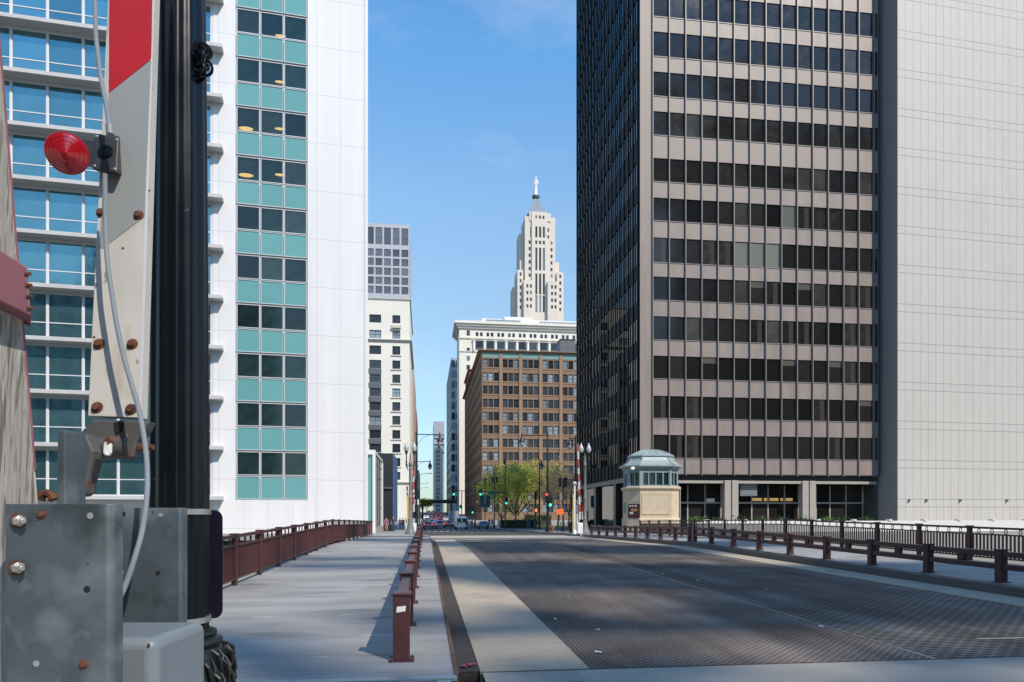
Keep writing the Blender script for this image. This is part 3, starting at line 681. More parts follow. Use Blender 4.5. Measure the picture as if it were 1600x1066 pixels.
for i in range(15):
    x = xa + pm_ * i; MB().box(x - .045, x + .045, -.20, -.0, zb - .12, DH).build('fin', 'dark_fin', db, smooth=0)
for i in range(nl + 1):
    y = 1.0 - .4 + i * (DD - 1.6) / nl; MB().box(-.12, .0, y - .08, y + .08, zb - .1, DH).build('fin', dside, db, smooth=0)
# sills under each band of windows
for a, b in rz: MB().box(xa, xend, -.05, .0, a - .10, a - .02).build('sill', 'dark_fin', db, smooth=0)
# open ground storey: soffit beam, twin piers, recessed shop front
mb = MB(); mb.box(.1, xend, .5, DD - .1, zc, zb); mb.build('soffit_beam', 'black_panel', db, smooth=0)
zt = Dp(1100, 755).z
mb = MB(); mb.box(1.3, xend, .25, .75, zt, zc - .02); mb.build('fascia', 'shop_frame', db, smooth=0)
cols = [0.2, Dp(1143.5, 780).x, Dp(1265, 780).x]
for cx in cols:
    for s in (-.42, .42):
        MB().box(cx + s - .36, cx + s + .36, .05, .85, 0, zc).build('pier', 'shop_frame' if cx > 1 else 'black_panel', db, bevel=.03, smooth=0)
yr = 2.6
sf = MB(); zm = Dp(1200, 786, yr).z
xs_ = sorted([Dp(p, 786, yr).x for p in (1074, 1101, 1126, 1174, 1199.5, 1225, 1247, 1274.5, 1296, 1321, 1347, 1370)])
for x in xs_: sf.box(x - .07, x + .07, yr - .1, yr, 0, zt - .1)
sf.box(1.0, xend, yr - .12, yr - .02, zm - .09, zm + .09); sf.box(1.0, xend, yr - .12, yr - .02, .0, .5)
sf.build('shop_frame', 'shop_frame', db, smooth=0)
for a, b in zip([1.0] + xs_, xs_ + [xend]):
    if b - a > .4: MB().box(a + .07, b - .07, yr - .06, yr - .03, .5, zt).build('shop_window', 'glass_dark', db, smooth=0)
lt_ = MB()
for p0, p1 in ((1175, 1190), (1193, 1198), (1202, 1216), (1219, 1223), (1227, 1238)):
    a = Dp(p0, 783, yr).x; b = Dp(p1, 783, yr).x; lt_.box(a, b, yr - .075, yr - .062, zm + .22, zm + .55)
lt_.build('strip_light', 'lit_lamp', db, smooth=0)
# louvred vent box hung from the soffit, white notice in the window, louvre in the last bay
v0 = Dp(1156.5, 775, .9); v1 = Dp(1183, 755, .9)
vb = MB(); vb.box(v0.x, v1.x, .88, 1.5, v0.z, v1.z); o = vb.build('vent_box', 'grey_paint', db, smooth=0)
vb = MB()
for k in range(5): vb.box(v0.x + .15, v1.x - .15, .83, .88, v0.z + .25 + k * .24, v0.z + .34 + k * .24)
vb.build('louvre', 'galv_light', o, smooth=0)
a = Dp(1103.5, 786, yr); b = Dp(1116, 779, yr)
MB().box(a.x, b.x, yr - .085, yr - .065, a.z, b.z).build('notice', 'white_paint', db, smooth=0)
a = Dp(1347, 786, yr); b = Dp(1355, 768, yr); vb = MB()
for k in range(8): vb.box(a.x, b.x, yr - .16, yr - .1, a.z + (b.z - a.z) * k / 8, a.z + (b.z - a.z) * (k + .55) / 8)
vb.build('louvre', 'white_paint', db, smooth=0)
mb = MB(); mb.box(.9, xend + 1, 7.6, 7.8, 0, zb); mb.box(xend - .05, xend + .2, .6, 8, 0, zb)
mb.box(2, 12, 12, 24, 0, zb); mb.build('core_wall', 'interior', db, smooth=0)
for y in (9.5, 19, 28.5):
    MB().box(.05, 1.0, y, y + 1.0, 0, zc).build('pier', 'black_panel', db, smooth=0)
MB().box(.5, .56, 1.2, DD - 1, 0, zc - .1).build('lobby_glass', 'glass_side', db, smooth=0)

T_LOC = (50.35, 67.5, -.25); T_ROT = R(4.1)
tw = thing('granite_service_tower', 'pale grey granite clad windowless tower at the right edge of the dark tower', 'building', T_LOC, T_ROT)
def Tp(px, py, y=0): return on_plane(T_LOC, T_ROT, px, py, 'y', y)
jx = Tp(1430, 300).x - Tp(1418, 300).x
tpit = Tp(1450, 300).z - Tp(1450, 360.5).z
zj = Tp(1400, 487).z
gm = mat('granite_joints', (.515, .49, .455), .6, stretch=(1.4, 1, .25), spots=(.5, .52, (.475, .455, .425), .25), noise=(.5, .08, 9), bump=(9, .05),
         lines=[('x', jx, .05, 0), ('z', tpit, .075, zj), ('z', tpit, .075, zj + tpit * .2)], line_col=(.27, .265, .255))
tv = mat('granite_rib', (.53, .52, .49), .6, noise=(.25, .03))
mb = MB(); mb.box(0, 42, 0, 13.5, 0, 67); mb.build('wall', gm, tw, smooth=0)
for zz_ in (Tp(1450, 787).z,): MB().box(-.03, 42, -.05, -.0, 0, zz_).build('plinth', gm, tw, smooth=0)
for px in (1420, 1447, 1500, 1573):
    a = Tp(px, 780, -.1)
    MB().box(a.x, a.x + .12, -.22, -.051, a.z - .3, a.z).build('wall_fitting', 'grey_paint', tw, smooth=0)
# dark recessed slot where the two towers meet
mb = MB(); mb.box(xend + .02, 27.75, 1.2, 8, 0, DH); mb.build('recess_panel', 'black_panel', db, smooth=0)

# ================================================================== BRIDGE HOUSE
def octo(hw, hd, ch, z): return [(-hw + ch, -hd, z), (hw - ch, -hd, z), (hw, -hd + ch, z), (hw, hd - ch, z), (hw - ch, hd, z), (-hw + ch, hd, z), (-hw, hd - ch, z), (-hw, -hd + ch, z)]
def bridge_house():
    zc_ = 61.0; c = P(1025.5, 803.5, zc_); L = (c.x, c.y + 1.6, -.1)
    t = thing('bridge_house', 'sandstone bridge tender house with weathered copper mansard roof', 'bridge house', L, R(-4))
    H = lambda y: EYE + (803.5 - y) * zc_ / F_PX - L[2]
    def lv(hw, hd, ch, y): return octo(hw, hd, ch, H(y) if y < 2000 else y - 2000)
    mb = MB()
    mb.loft([octo(2.42, 2.02, .95, -.6), lv(2.42, 2.02, .95, 811), lv(2.34, 1.94, .92, 809), lv(2.34, 1.94, .92, 767), lv(2.42, 2.0, .95, 766), lv(2.50, 2.1, .98, 763.5), lv(2.50, 2.1, .98, 761.5), lv(2.3, 1.9, .9, 760)])
    w = mb.build('stone_base', 'sandstone', t, smooth=0)
    p = MB(); za, zb_ = H(803), H(772)
    p.box(-1.22, 1.22, -1.975, -1.93, za, zb_)
    p.build('panel', 'sandstone', w, bevel=.02, smooth=0)
    p = MB()
    for a, b, c_, d in ((-1.28, -1.16, za - .06, zb_ + .06), (1.16, 1.28, za - .06, zb_ + .06)): p.box(a, b, -1.99, -1.93, c_, d)
    p.box(-1.16, 1.16, -1.99, -1.93, za - .06, za + .05); p.box(-1.16, 1.16, -1.99, -1.93, zb_ - .05, zb_ + .06)
    p.build('panel_moulding', 'sandstone', w, smooth=0)
    z0, z1 = H(760), H(734)
    MB().loft([octo(2.12, 1.74, .86, z0), octo(2.12, 1.74, .86, z1)]).build('glazing', 'glass_teal', t, smooth=0)
    # posts and sills of the window storey
    pl = octo(2.2, 1.82, .9, 0); pl = [Vector(q) for q in pl]
    fr = MB()
    for k in range(8):
        a, b = pl[k], pl[(k + 1) % 8]; d = (b - a); n = {0: 4, 4: 4, 2: 3, 6: 3}.get(k, 2)
        u = d.normalized(); nn = Vector((u.y, -u.x, 0))
        for j in range(n):
            q = a + d * (j / n); hw = .17 if j == 0 else .05
            fr.hexa([q - u * hw - nn * .1 + UP * z0, q + u * hw - nn * .1 + UP * z0, q + u * hw + nn * .05 + UP * z0, q - u * hw + nn * .05 + UP * z0,
                     q - u * hw - nn * .1 + UP * z1, q + u * hw - nn * .1 + UP * z1, q + u * hw + nn * .05 + UP * z1, q - u * hw + nn * .05 + UP * z1])
        for za_, zb2 in ((z0, z0 + .12), (z1 - .28, z1)):
            fr.hexa([a - nn * .08 + UP * za_, b - nn * .08 + UP * za_, b + nn * .03 + UP * za_, a + nn * .03 + UP * za_, a - nn * .08 + UP * zb2, b - nn * .08 + UP * zb2, b + nn * .03 + UP * zb2, a + nn * .03 + UP * zb2])
    fr.build('window_frame', 'booth_frame', t, smooth=0)
    rf = MB()
    rf.loft([lv(2.28, 1.9, .92, 734), lv(2.40, 2.0, .96, 731), lv(2.62, 2.2, 1.04, 729.3), lv(2.62, 2.2, 1.04, 727.2), lv(2.34, 1.94, .94, 724.5), lv(2.05, 1.68, .84, 719.5), lv(1.90, 1.55, .78, 714), lv(2.0, 1.64, .82, 712.6), lv(2.0, 1.64, .82, 711.4),
             lv(1.78, 1.45, .74, 709.2), lv(1.42, 1.15, .60, 705.6), lv(.9, .74, .38, 702.2), lv(.3, .26, .13, 700.6)])
    r = rf.build('roof', 'verdigris', t, smooth=0)
    s = MB()
    for k in range(8):
        for f in (0, .33, .66):
            def q(hw, hd, ch, y): pp = octo(hw, hd, ch, H(y)); return Vector(pp[k]).lerp(Vector(pp[(k + 1) % 8]), f)
            s.tube([q(1.93, 1.58, .8, 711.2), q(1.79, 1.46, .745, 709.1), q(1.43, 1.16, .60, 705.5), q(.91, .75, .385, 702.1), q(.32, .27, .14, 700.4)], .035, 4)
            if f == 0: s.tube([q(2.64, 2.22, 1.05, 727), q(2.36, 1.96, .95, 724.4), q(2.07, 1.7, .85, 719.4), q(1.92, 1.57, .79, 713.8)], .045, 4)
    s.build('seam', 'verdigris', r, smooth=0)
    # notice board, wall plaque, camera, rain pipe
    d = Vector((-.7071, -.7071, 0)); u = Vector((.7071, -.7071, 0)); ctr = Vector((-1.88, -1.48, 0))
    def board(name, m, u0, u1, y0, y1, d0, d1, par):
        pts = []
        for z in (H(y0), H(y1)): pts += [ctr + u * u0 + d * d0 + UP * z, ctr + u * u1 + d * d0 + UP * z, ctr + u * u1 + d * d1 + UP * z, ctr + u * u0 + d * d1 + UP * z]
        return MB().hexa(pts).build(name, m, par, smooth=0)
    nb = board('notice_board', 'poster', -.55, .62, 809, 787.5, .0, .12, t)
    for a, b, y0, y1, m in ((-.40, -.2, 792, 789.5, 'sign_white'), (-.1, .02, 792, 789.5, 'sign_white'), (.14, .36, 792, 789.5, 'sign_white'), (-.2, .42, 799, 795, 'gold'), (-.38, .0, 803.5, 800, 'sign_white')):
        board('lettering_block', m, a, b, y0, y1, .12, .128, nb)
    MB().box(-2.40, -2.345, -.3, .5, H(802), H(785)).build('wall_plaque', 'copper', t, smooth=0)
    MB().tube([(2.45, -1.0, 0.2), (2.45, -1.0, H(761)), (2.3, -1.0, H(759))], .06, 6).build('rain_pipe', 'galv_light', t)
    cm = MB(); cm.cyl((-1.95, -1.75, H(732)), (-2.2, -2.1, H(733)), .13, n=10); cm.ball((-2.2, -2.1, H(733.4)), .17); cm.build('camera', 'white_paint', t)
bridge_house()

# ================================================================== CITY BLOCKS along the street
def block(name, label, px, z, w, d, ytop, wallm, wins_front=None, wins_side=None, side='l', depth=.3, glass=None, fm='black_panel', nx=2, nz=2, fr=.08, sidem=None, cat='building', px2=None, lim_f=100, lim_s=0, snx=1):
    """corner seen at pixel column px and depth z; building right of it (side 'l' shows its left flank) or left of it (side 'r')"""
    c = P(px, 803.5, z); L = (c.x, c.y, gz(c.y) - .2)
    if px2 is not None: w = abs(on_plane(L, 0, px2, 800).x)
    h = on_plane(L, 0, px, ytop).z
    t = thing(name, label, cat, L)
    return t, L, w, d, h
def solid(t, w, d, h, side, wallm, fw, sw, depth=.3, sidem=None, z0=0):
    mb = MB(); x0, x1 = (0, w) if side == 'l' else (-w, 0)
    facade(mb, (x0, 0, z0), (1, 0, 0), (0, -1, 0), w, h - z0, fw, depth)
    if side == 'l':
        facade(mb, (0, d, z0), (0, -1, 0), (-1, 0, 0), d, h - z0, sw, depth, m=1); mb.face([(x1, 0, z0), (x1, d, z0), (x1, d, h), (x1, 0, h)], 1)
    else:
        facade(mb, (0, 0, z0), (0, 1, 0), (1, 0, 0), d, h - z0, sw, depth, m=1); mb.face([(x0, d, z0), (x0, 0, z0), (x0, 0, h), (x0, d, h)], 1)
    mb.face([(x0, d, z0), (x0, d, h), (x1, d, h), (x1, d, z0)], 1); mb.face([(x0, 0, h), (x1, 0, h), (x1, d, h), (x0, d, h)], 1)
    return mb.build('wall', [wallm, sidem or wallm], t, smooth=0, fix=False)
def cornice(t, w, d, z0, z1, o, m, side='l', name='cornice'):
    x0, x1 = (0, w) if side == 'l' else (-w, 0)
    mb = MB(); n = 3
    for k in range(n):
        e = o * (k + 1) / n; a = z0 + (z1 - z0) * k / n; b = z0 + (z1 - z0) * (k + 1) / n
        mb.box(x0 - e, x1 + e, -e, d + e, a, b - .004)
    return mb.build(name, m, t, smooth=0)

# --- brown loft building
def brown():
    t, L, w, d, h = block('brick_loft_building', 'brown brick loft building with triple windows under a green frieze', 752, 220, 40, 92, 549, None, px2=960)
    X = lambda p: on_plane(L, 0, p, 600).x; Z = lambda y: on_plane(L, 0, 800, y).z
    tops = [561.7, 583, 603.3, 624, 644.6, 665, 685.8, 706.8, 727, 748, 768, 787.5]
    bays = [(754.5, 779), (785.6, 810), (816.7, 841.4), (848, 873), (879.5, 904), (911, 936)]
    fw = []; 
    for y in tops:
        for a, b in bays:
            xa_, xb_ = X(a), X(b); s = (xb_ - xa_ + .28) / 3
            for k in range(3): fw.append((xa_ + s * k, xa_ + s * (k + 1) - .28, Z(y + 13), Z(y)))
    sw = []
    for y in tops:
        n = 26
        for k in range(n): sw.append((d * (k + .22) / n, d * (k + .78) / n, Z(y + 13), Z(y)))
    solid(t, w, d, h, 'l', 'brown_brick', fw, sw, .35)
    # biggest windows are the nearest rows; the flank's slots are one field
    rest = (MB(), [])
    add_windows(t, (0, 0, 0), (1, 0, 0), (0, -1, 0), fw, [('glass_city', 5), ('glass_pale', 2)], .35, nx=1, nz=2, fr=.09, fm='black_panel', limit=100, rest=rest)
    add_windows(t, (0, d, 0), (0, -1, 0), (-1, 0, 0), sw, [('glass_city', 1)], .35, fr=0, limit=0, rest=rest)
    stuff(rest[0].build('windows', rest[1], t, smooth=0, fix=False))
    cornice(t, w, d, Z(551.5), Z(548.6), 1.1, 'brown_trim')
    MB().box(.3, w - .3, -.07, 0, Z(559.8), Z(552)).build('frieze', 'copper', t, smooth=0)
    for a, b in zip([752] + [x[1] for x in bays], [x[0] for x in bays] + [940]):
        MB().box(X(a + .9), X(b - .9), -.32, 0, 0, Z(552)).build('pier', 'brown_trim', t, smooth=0)
    for y in tops: MB().box(0, w, -.13, 0, Z(y + 15), Z(y + 13.3)).build('sill', 'brown_trim', t, smooth=0)
    a = on_plane(L, 0, 880, 535, 'y', 3)
    wt = thing('rooftop_tank_house', 'dark boxy tank house on the roof of the brown loft building', 'roof structure', (L[0] + X(881), L[1] + 6, L[2] + h))
    zt_ = Z(521) - h
    mb = MB(); mb.box(0, 5.2, 0, 5, 0, zt_); mb.build('wall', 'iron_grey', wt, smooth=0)
    MB().box(-.15, 5.35, -.15, 5.15, zt_, zt_ + .3).build('roof', 'black_panel', wt, smooth=0)
brown()
# --- dark red brick neighbour behind the brown building's flank
def simple(name, label, px, z, px2, d, ytop, wallm, rows_px, cols_px, side='l', glass=(('glass_city', 4), ('glass_pale', 1)), sidem=None, nside=8, depth=.3, fr=.1, nx=1, nz=2, lim=100, fm='black_panel', corn=None, hgt=None):
    t, L, w, dd, h = block(name, label, px, z, 0, d, ytop, None, px2=px2)
    X = lambda p: on_plane(L, 0, p, 700).x + (w if side == 'r' else 0); Z = lambda y: on_plane(L, 0, px, y).z
    fw = [(max(.1, min(X(a), X(b))), min(w - .1, max(X(a), X(b))), Z(y1), Z(y0)) for y0, y1 in rows_px for a, b in cols_px]
    fw = [q for q in fw if q[1] - q[0] > .2 and q[2] > .3]
    sw = [(d * (k + .25) / nside, d * (k + .75) / nside, Z(y1), Z(y0)) for y0, y1 in rows_px for k in range(nside)] if nside else []
    sw = [q for q in sw if q[2] > .3]
    solid(t, w, d, h, side, wallm, fw, sw, depth, sidem)
    rest = (MB(), [])
    o = (0, 0, 0) if side == 'l' else (-w, 0, 0)
    add_windows(t, o, (1, 0, 0), (0, -1, 0), fw, list(glass), depth, nx=nx, nz=nz, fr=fr, fm=fm, limit=lim, rest=rest)
    if side == 'l': add_windows(t, (0, d, 0), (0, -1, 0), (-1, 0, 0), sw, list(glass), depth, fr=0, limit=max(0, lim - len(fw)), rest=rest)
    else: add_windows(t, (0, 0, 0), (0, 1, 0), (1, 0, 0), sw, list(glass), depth, fr=0, limit=max(0, lim - len(fw)), rest=rest)
    if rest[0].f: stuff(rest[0].build('windows', rest[1], t, smooth=0, fix=False))
    if corn: cornice(t, w, d, Z(ytop + corn[0]), h + .02, corn[1], wallm, side)
    return t, L, w, d, h, X, Z
def rws(y0, pitch, hgt, ymax): 
    r = []; y = y0
    while y + hgt < ymax: r.append((y, y + hgt)); y += pitch
    return r
simple('red_brick_building', 'dark red brick building just beyond the brown loft building', 733.5, 316, 752, 32, 577, 'red_brick', rws(585, 14.5, 8, 800), [], nside=7, corn=(3, .8))
t, L, w, d, h, X, Z = simple('cream_terracotta_building', 'tall cream terracotta building with a columned top storey and heavy cornice', 717.5, 365, 930, 26, 503, 'cream',
       [(516, 524.3), (543, 550), (556, 563.5), (570, 577.5), (583.5, 591), (597, 604), (611, 618), (624.5, 632)], [(729, 734.3)], nside=0, corn=(10, 2.6), lim=100)
for k in range(13):
    a = X(743 + 16.8 * k); cc = X(743 + 16.8 * k + 11.2)
    f = MB(); f.box(a, cc, -.06, .0, Z(545.5), Z(531.3)); f.build('window', 'glass_city', t, smooth=0)
    f = MB(); f.box(a - .1, cc + .1, -.25, -.06, Z(545.5), Z(543)); f.build('balustrade', 'iron_grey', t, smooth=0)
    f = MB(); f.cyl((a - 1.0, -.5, Z(548)), (a - 1.0, -.5, Z(532)), .62, .5, 10); f.box(a - 1.75, a - .25, -1.2, 0, Z(532), Z(530.8)); f.build('column', 'cream', t)
    for q in (0, 6.6): MB().box(X(743 + 16.8 * k + q + .4), X(743 + 16.8 * k + q + 4.6), -.06, 0, Z(524.3), Z(518.3)).build('window', 'glass_city', t, smooth=0)
    tri = MB(); ax = X(737 + 16.8 * k)
    for q in range(4):
        bx = X(722 + 16.8 * k + 4.2 * q); tri.prism([(bx - .55, -2.4, Z(503.4)), (bx + .55, -2.4, Z(503.4)), (bx, -2.4, Z(500.6))], (0, .5, 0))
    tri.build('parapet_ornament', 'cream', t, smooth=0)
MB().box(-.4, w + .4, -.5, 0, Z(529), Z(527)).build('belt_course', 'stone_trim', t, smooth=0); MB().box(-.3, w + .3, -.4, 0, Z(549.5), Z(547.8)).build('belt_course', 'stone_trim', t, smooth=0)
pr = MB(); pr.box(X(755), X(925), 6, 20, h, Z(491)); pr.box(X(790), X(835), 5, 20, h, Z(488)); pr.build('penthouse', 'white_panel', t, smooth=0)
pr = MB(); pr.box(X(760), X(815), 4.4, 5, h, Z(494)); pr.box(X(845), X(925), 4.4, 5, h, Z(494.5)); pr.build('penthouse_glazing', 'glass_pale', t, smooth=0)
simple('grey_stone_building', 'grey stone building seen edge on beyond the red brick one', 724.5, 400, 735, 45, 560, 'grey_bldg', rws(566, 12, 6, 800), [], nside=9)
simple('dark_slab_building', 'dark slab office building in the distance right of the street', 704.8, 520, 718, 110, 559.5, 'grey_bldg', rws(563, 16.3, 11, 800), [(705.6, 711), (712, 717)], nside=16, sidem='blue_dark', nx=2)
simple('distant_pale_tower', 'pale far tower with ribbon windows closing the right side of the street', 677.5, 800, 694.5, 60, 658.5, 'grey_bldg', [(679, 682.5), (684.5, 687), (694, 697), (699, 701), (706, 709)], [(678.3, 694)], nside=0, nx=5, nz=1)
t, L, w, d, h, X, Z = simple('distant_stone_tower', 'far cream stone building with a pointed green copper roof', 679, 640, 692, 40, 701, 'limestone', rws(704, 6.5, 4, 800), [(682.5, 684.3), (685.3, 687)], nside=4)
rb = MB(); rb.loft([[(X(682.6), 0, h), (X(688.5), 0, h), (X(688.5), 5, h), (X(682.6), 5, h)], [(X(685), 2, Z(690)), (X(686), 2, Z(690)), (X(686), 3, Z(690)), (X(685), 3, Z(690))]]); rb.build('roof', 'copper', t, smooth=0)

# --- stone building on the left and neighbours
t, L, w, d, h, X, Z = simple('cream_stone_building', 'cream stone office building with a grey window bay left of the street', 640, 197, 560, 38, 468, 'cream',
   [(493.4, 506), (517.5, 530), (541.6, 555), (564, 577), (586, 599), (607.6, 620.7), (629, 642.5), (650.5, 664), (672.5, 686), (694, 707.5), (716, 729), (737.5, 750)],
   [(613, 625.4), (577, 595.5)], side='r', nside=6, nx=2, nz=2, depth=.4, glass=(('glass_city', 5), ('glass_pale', 1)))
cornice(t, w, d, Z(535.5), Z(531.5), .7, 'stone_trim', 'r', 'belt_course'); cornice(t, w, d, Z(757), Z(753), .6, 'stone_trim', 'r', 'belt_course'); cornice(t, w, d, h - .5, h + .02, .35, 'stone_trim', 'r', 'coping')
for y in (555.5, 577.5, 599.5, 621.2, 643, 664.5, 686.5, 708, 729.5, 508.5): MB().box(X(611) - w, X(627.5) - w, -.28, 0, Z(y + 1.6), Z(y)).build('sill', 'stone_trim', t, smooth=0)
for y in (577.3, 599.3, 621, 642.8, 664.4, 686.3, 708): MB().box(X(576) - w, X(596) - w, -.12, 0, Z(y + 8), Z(y)).build('iron_spandrel', 'iron_grey', t, smooth=0)
MB().box(X(612) - w, X(626.5) - w, -.9, 0, Z(514), Z(511.5)).build('balcony', 'stone_trim', t, smooth=0)
t2 = t
mb = MB(); mb.box(X(590) - w, X(612) - w, 8, 20, h, Z(459)); mb.box(X(560) - w, X(605) - w, 5, 22, h, Z(461.5)); mb.build('roof_plant', 'grey_bldg', t2, smooth=0)
simple('white_grid_tower', 'tall modern office tower with a white grid of square windows rising on the left', 640, 290, 555, 36, 352, 'white_grid',
   [(357.6, 384)] + rws(391, 14.5, 11.4, 470), [(627.2, 638), (613.7, 624.2), (600, 610.8), (586.6, 597.4), (573.2, 584)], side='r', nside=8, glass=(('glass_grid', 3),), nx=1, nz=1, depth=.25, fr=.07, fm='iron_grey')
simple('pink_stone_building', 'pinkish stone building flanking the left side of the street', 646.6, 262, 632, 70, 575, 'pink_stone', rws(582, 15, 8, 800), [], side='r', nside=14)
simple('red_brown_building', 'red brown building farther along the left side of the street', 650.8, 360, 640, 60, 640, 'red_brick', rws(645, 11, 6, 800), [], side='r', nside=10)
simple('far_grey_building', 'low grey building at the far left end of the street', 655, 520, 640, 90, 735, 'taupe_bldg', rws(738, 8, 4, 800), [], side='r', nside=10)

# --- stepped limestone skyscraper with a statue
def skyscraper():
    z = 430; c = P(841, 803.5, z); L = (c.x, c.y, gz(c.y) - .2)
    t = thing('limestone_skyscraper', 'stepped pale limestone skyscraper with a pyramid roof and a statue on top', 'skyscraper', L)
    X = lambda p: on_plane(L, 0, p, 450).x; Z = lambda y: on_plane(L, 0, 841, y).z
    rest = (MB(), []); cnt = [0]
    def mass(x0, x1, ytop, y0, y1, wins, side_n=0):
        mb = MB(); a, b = X(x0), X(x1); h = Z(ytop)
        fw = [(X(p) - a, X(q) - a, Z(v1), Z(v0)) for p, q, v0, v1 in wins]
        facade(mb, (a, y0, 0), (1, 0, 0), (0, -1, 0), b - a, h, fw, .5)
        sw = []
        if side_n:
            dd = y1 - y0
            for k in range(side_n):
                for q in range(14): sw.append((dd * (k + .3) / side_n, dd * (k + .7) / side_n, h - 7 - q * 4.6, h - 4.4 - q * 4.6))
        facade(mb, (a, y1, 0), (0, -1, 0), (-1, 0, 0), y1 - y0, h, sw, .15)
        mb.face([(b, y0, 0), (b, y1, 0), (b, y1, h), (b, y0, h)]); mb.face([(a, y0, h), (b, y0, h), (b, y1, h), (a, y1, h)])
        mb.build('wall', 'limestone', t, smooth=0, fix=False)
        add_windows(t, (a, y0, 0), (1, 0, 0), (0, -1, 0), fw, [('glass_city', 4), ('glass_pale', 1)], .5, fr=.12, nz=1, limit=max(0, 92 - cnt[0]), rest=rest, fm='limestone'); cnt[0] += len(fw)
        if sw: add_windows(t, (a, y1, 0), (0, -1, 0), (-1, 0, 0), sw, [('glass_city', 1)], .15, fr=0, limit=0, rest=rest)
    pw = 10.35; f = lambda k: 385 + pw * k
    slots = [(836.3, 839.7), (842.2, 845.6), (848, 851.5)]
    w = []
    for a, b in slots: w += [(a, b, 354, 371), (a, b, 376, 381.5), (a, b, 387, 422.5), (a, b, 427.5, 460), (a, b, 461.5, 488)]
    for a, b in ((836.3, 839.4), (842.2, 845.2), (847.6, 850.7)): w.append((a, b, 336.8, 342))
    mass(831, 855, 331, 0, 30, w)
    wl = [(826, 829.2, f(k) - 9.5 - 10.35 + 1, f(k) - 9.5 - 5.5 + 1) for k in range(0, 6)]
    mass(820.5, 831, 338, 1.0, 17, [(826.2, 829.4, 375.5 + pw * k, 380.7 + pw * k) for k in range(7)] + [(828.8, 831 - .5, 355, 370)], 4)
    mass(855, 868, 338, 1.0, 33, [(860.5, 863.8, 375.5 + pw * k, 380.7 + pw * k) for k in range(7)] + [(855.6, 858.6, 354.5, 361), (855.6, 858.6, 366, 371)], 0)
    mass(817.5, 831.3, 441, -2.5, 1, [(p, p + 3.2, 447 + pw * k, 452.3 + pw * k) for k in range(4) for p in (821.5, 827)])
    mass(854.8, 870, 441, -2.5, 1, [(p, p + 3.2, 447 + pw * k, 452.3 + pw * k) for k in range(4) for p in (859.8, 865.2)])
    mass(813.5, 820.5, 404.5, 4, 14, [], 3)
    mass(868, 875.5, 405, 4, 30, [])
    mass(808.5, 817.5, 423, 0, 14, [(811.8, 815, 427 + pw * k, 432.2 + pw * k) for k in range(6)], 4)
    mass(870, 880.5, 424, 0, 30, [(873.8, 877, 428 + pw * k, 433.2 + pw * k) for k in range(6)])
    mass(802.5, 809, 446, 5, 16, [], 4)
    mass(812.5, 820.5, 361, 6, 16, [], 3)
    stuff(rest[0].build('windows', rest[1], t, smooth=0, fix=False))
    for p, q, y in ((827.5, 831, 331.5), (855, 861, 332.5)): MB().box(X(p), X(q), .5, 32, Z(345), Z(y)).build('shoulder', 'limestone', t, smooth=0)
    a, b = X(825.5), X(857.5); mx_ = X(837.5); y0 = 3; y1 = 30; my = 16
    Zf = Z; Z = lambda y: on_plane(L, 0, 841, y, 'y', my).z; mx_ = on_plane(L, 0, 837.3, 450, 'y', my).x
    rf = MB(); rf.loft([[(a, y0, Zf(331.2)), (b, y0, Zf(331.2)), (b, y1, Zf(331.2)), (a, y1, Zf(331.2))], [(mx_ - 1.4, my - 1.4, Z(312.5)), (mx_ + 1.4, my - 1.4, Z(312.5)), (mx_ + 1.4, my + 1.4, Z(312.5)), (mx_ - 1.4, my + 1.4, Z(312.5))]])
    rf.build('pyramid_roof', 'slate', t, smooth=0)
    MB().lathe([(1.4, Z(313)), (2.0, Z(311)), (2.6, Z(308.4)), (2.6, Z(307.2)), (1.6, Z(306.6))], (mx_, my, 0), 16).build('pedestal', 'iron_grey', t)
    # standing robed figure on the apex
    s = thing('rooftop_statue', 'slender pale robed statue on the apex of the stepped skyscraper', 'statue', (L[0] + mx_, L[1] + my, L[2] + Z(306.6)))
    hh = Z(276.5) - Z(306.6)
    mb = MB(); mb.lathe([(.105, 0), (.10, .04), (.085, .2), (.075, .38), (.066, .52), (.078, .62), (.10, .72), (.105, .78), (.075, .83), (.034, .85), (.032, .87), (.052, .90), (.056, .94), (.044, .98), (.012, 1.0)], (0, 0, 0), 16, flute=.12, nf=8, scale=(1, .8))
    mb.v = [(x * hh, y * hh, z_ * hh) for x, y, z_ in mb.v]; mb.build('robed_figure', 'aluminium', s)
    for sx in (-1, 1):
        mb = MB(); mb.tube([(sx * .095 * hh, 0, .79 * hh), (sx * .10 * hh, -.01 * hh, .66 * hh), (sx * .075 * hh, -.06 * hh, .55 * hh)], [.03 * hh, .024 * hh, .018 * hh], 8); mb.build('arm', 'aluminium', s)
skyscraper()

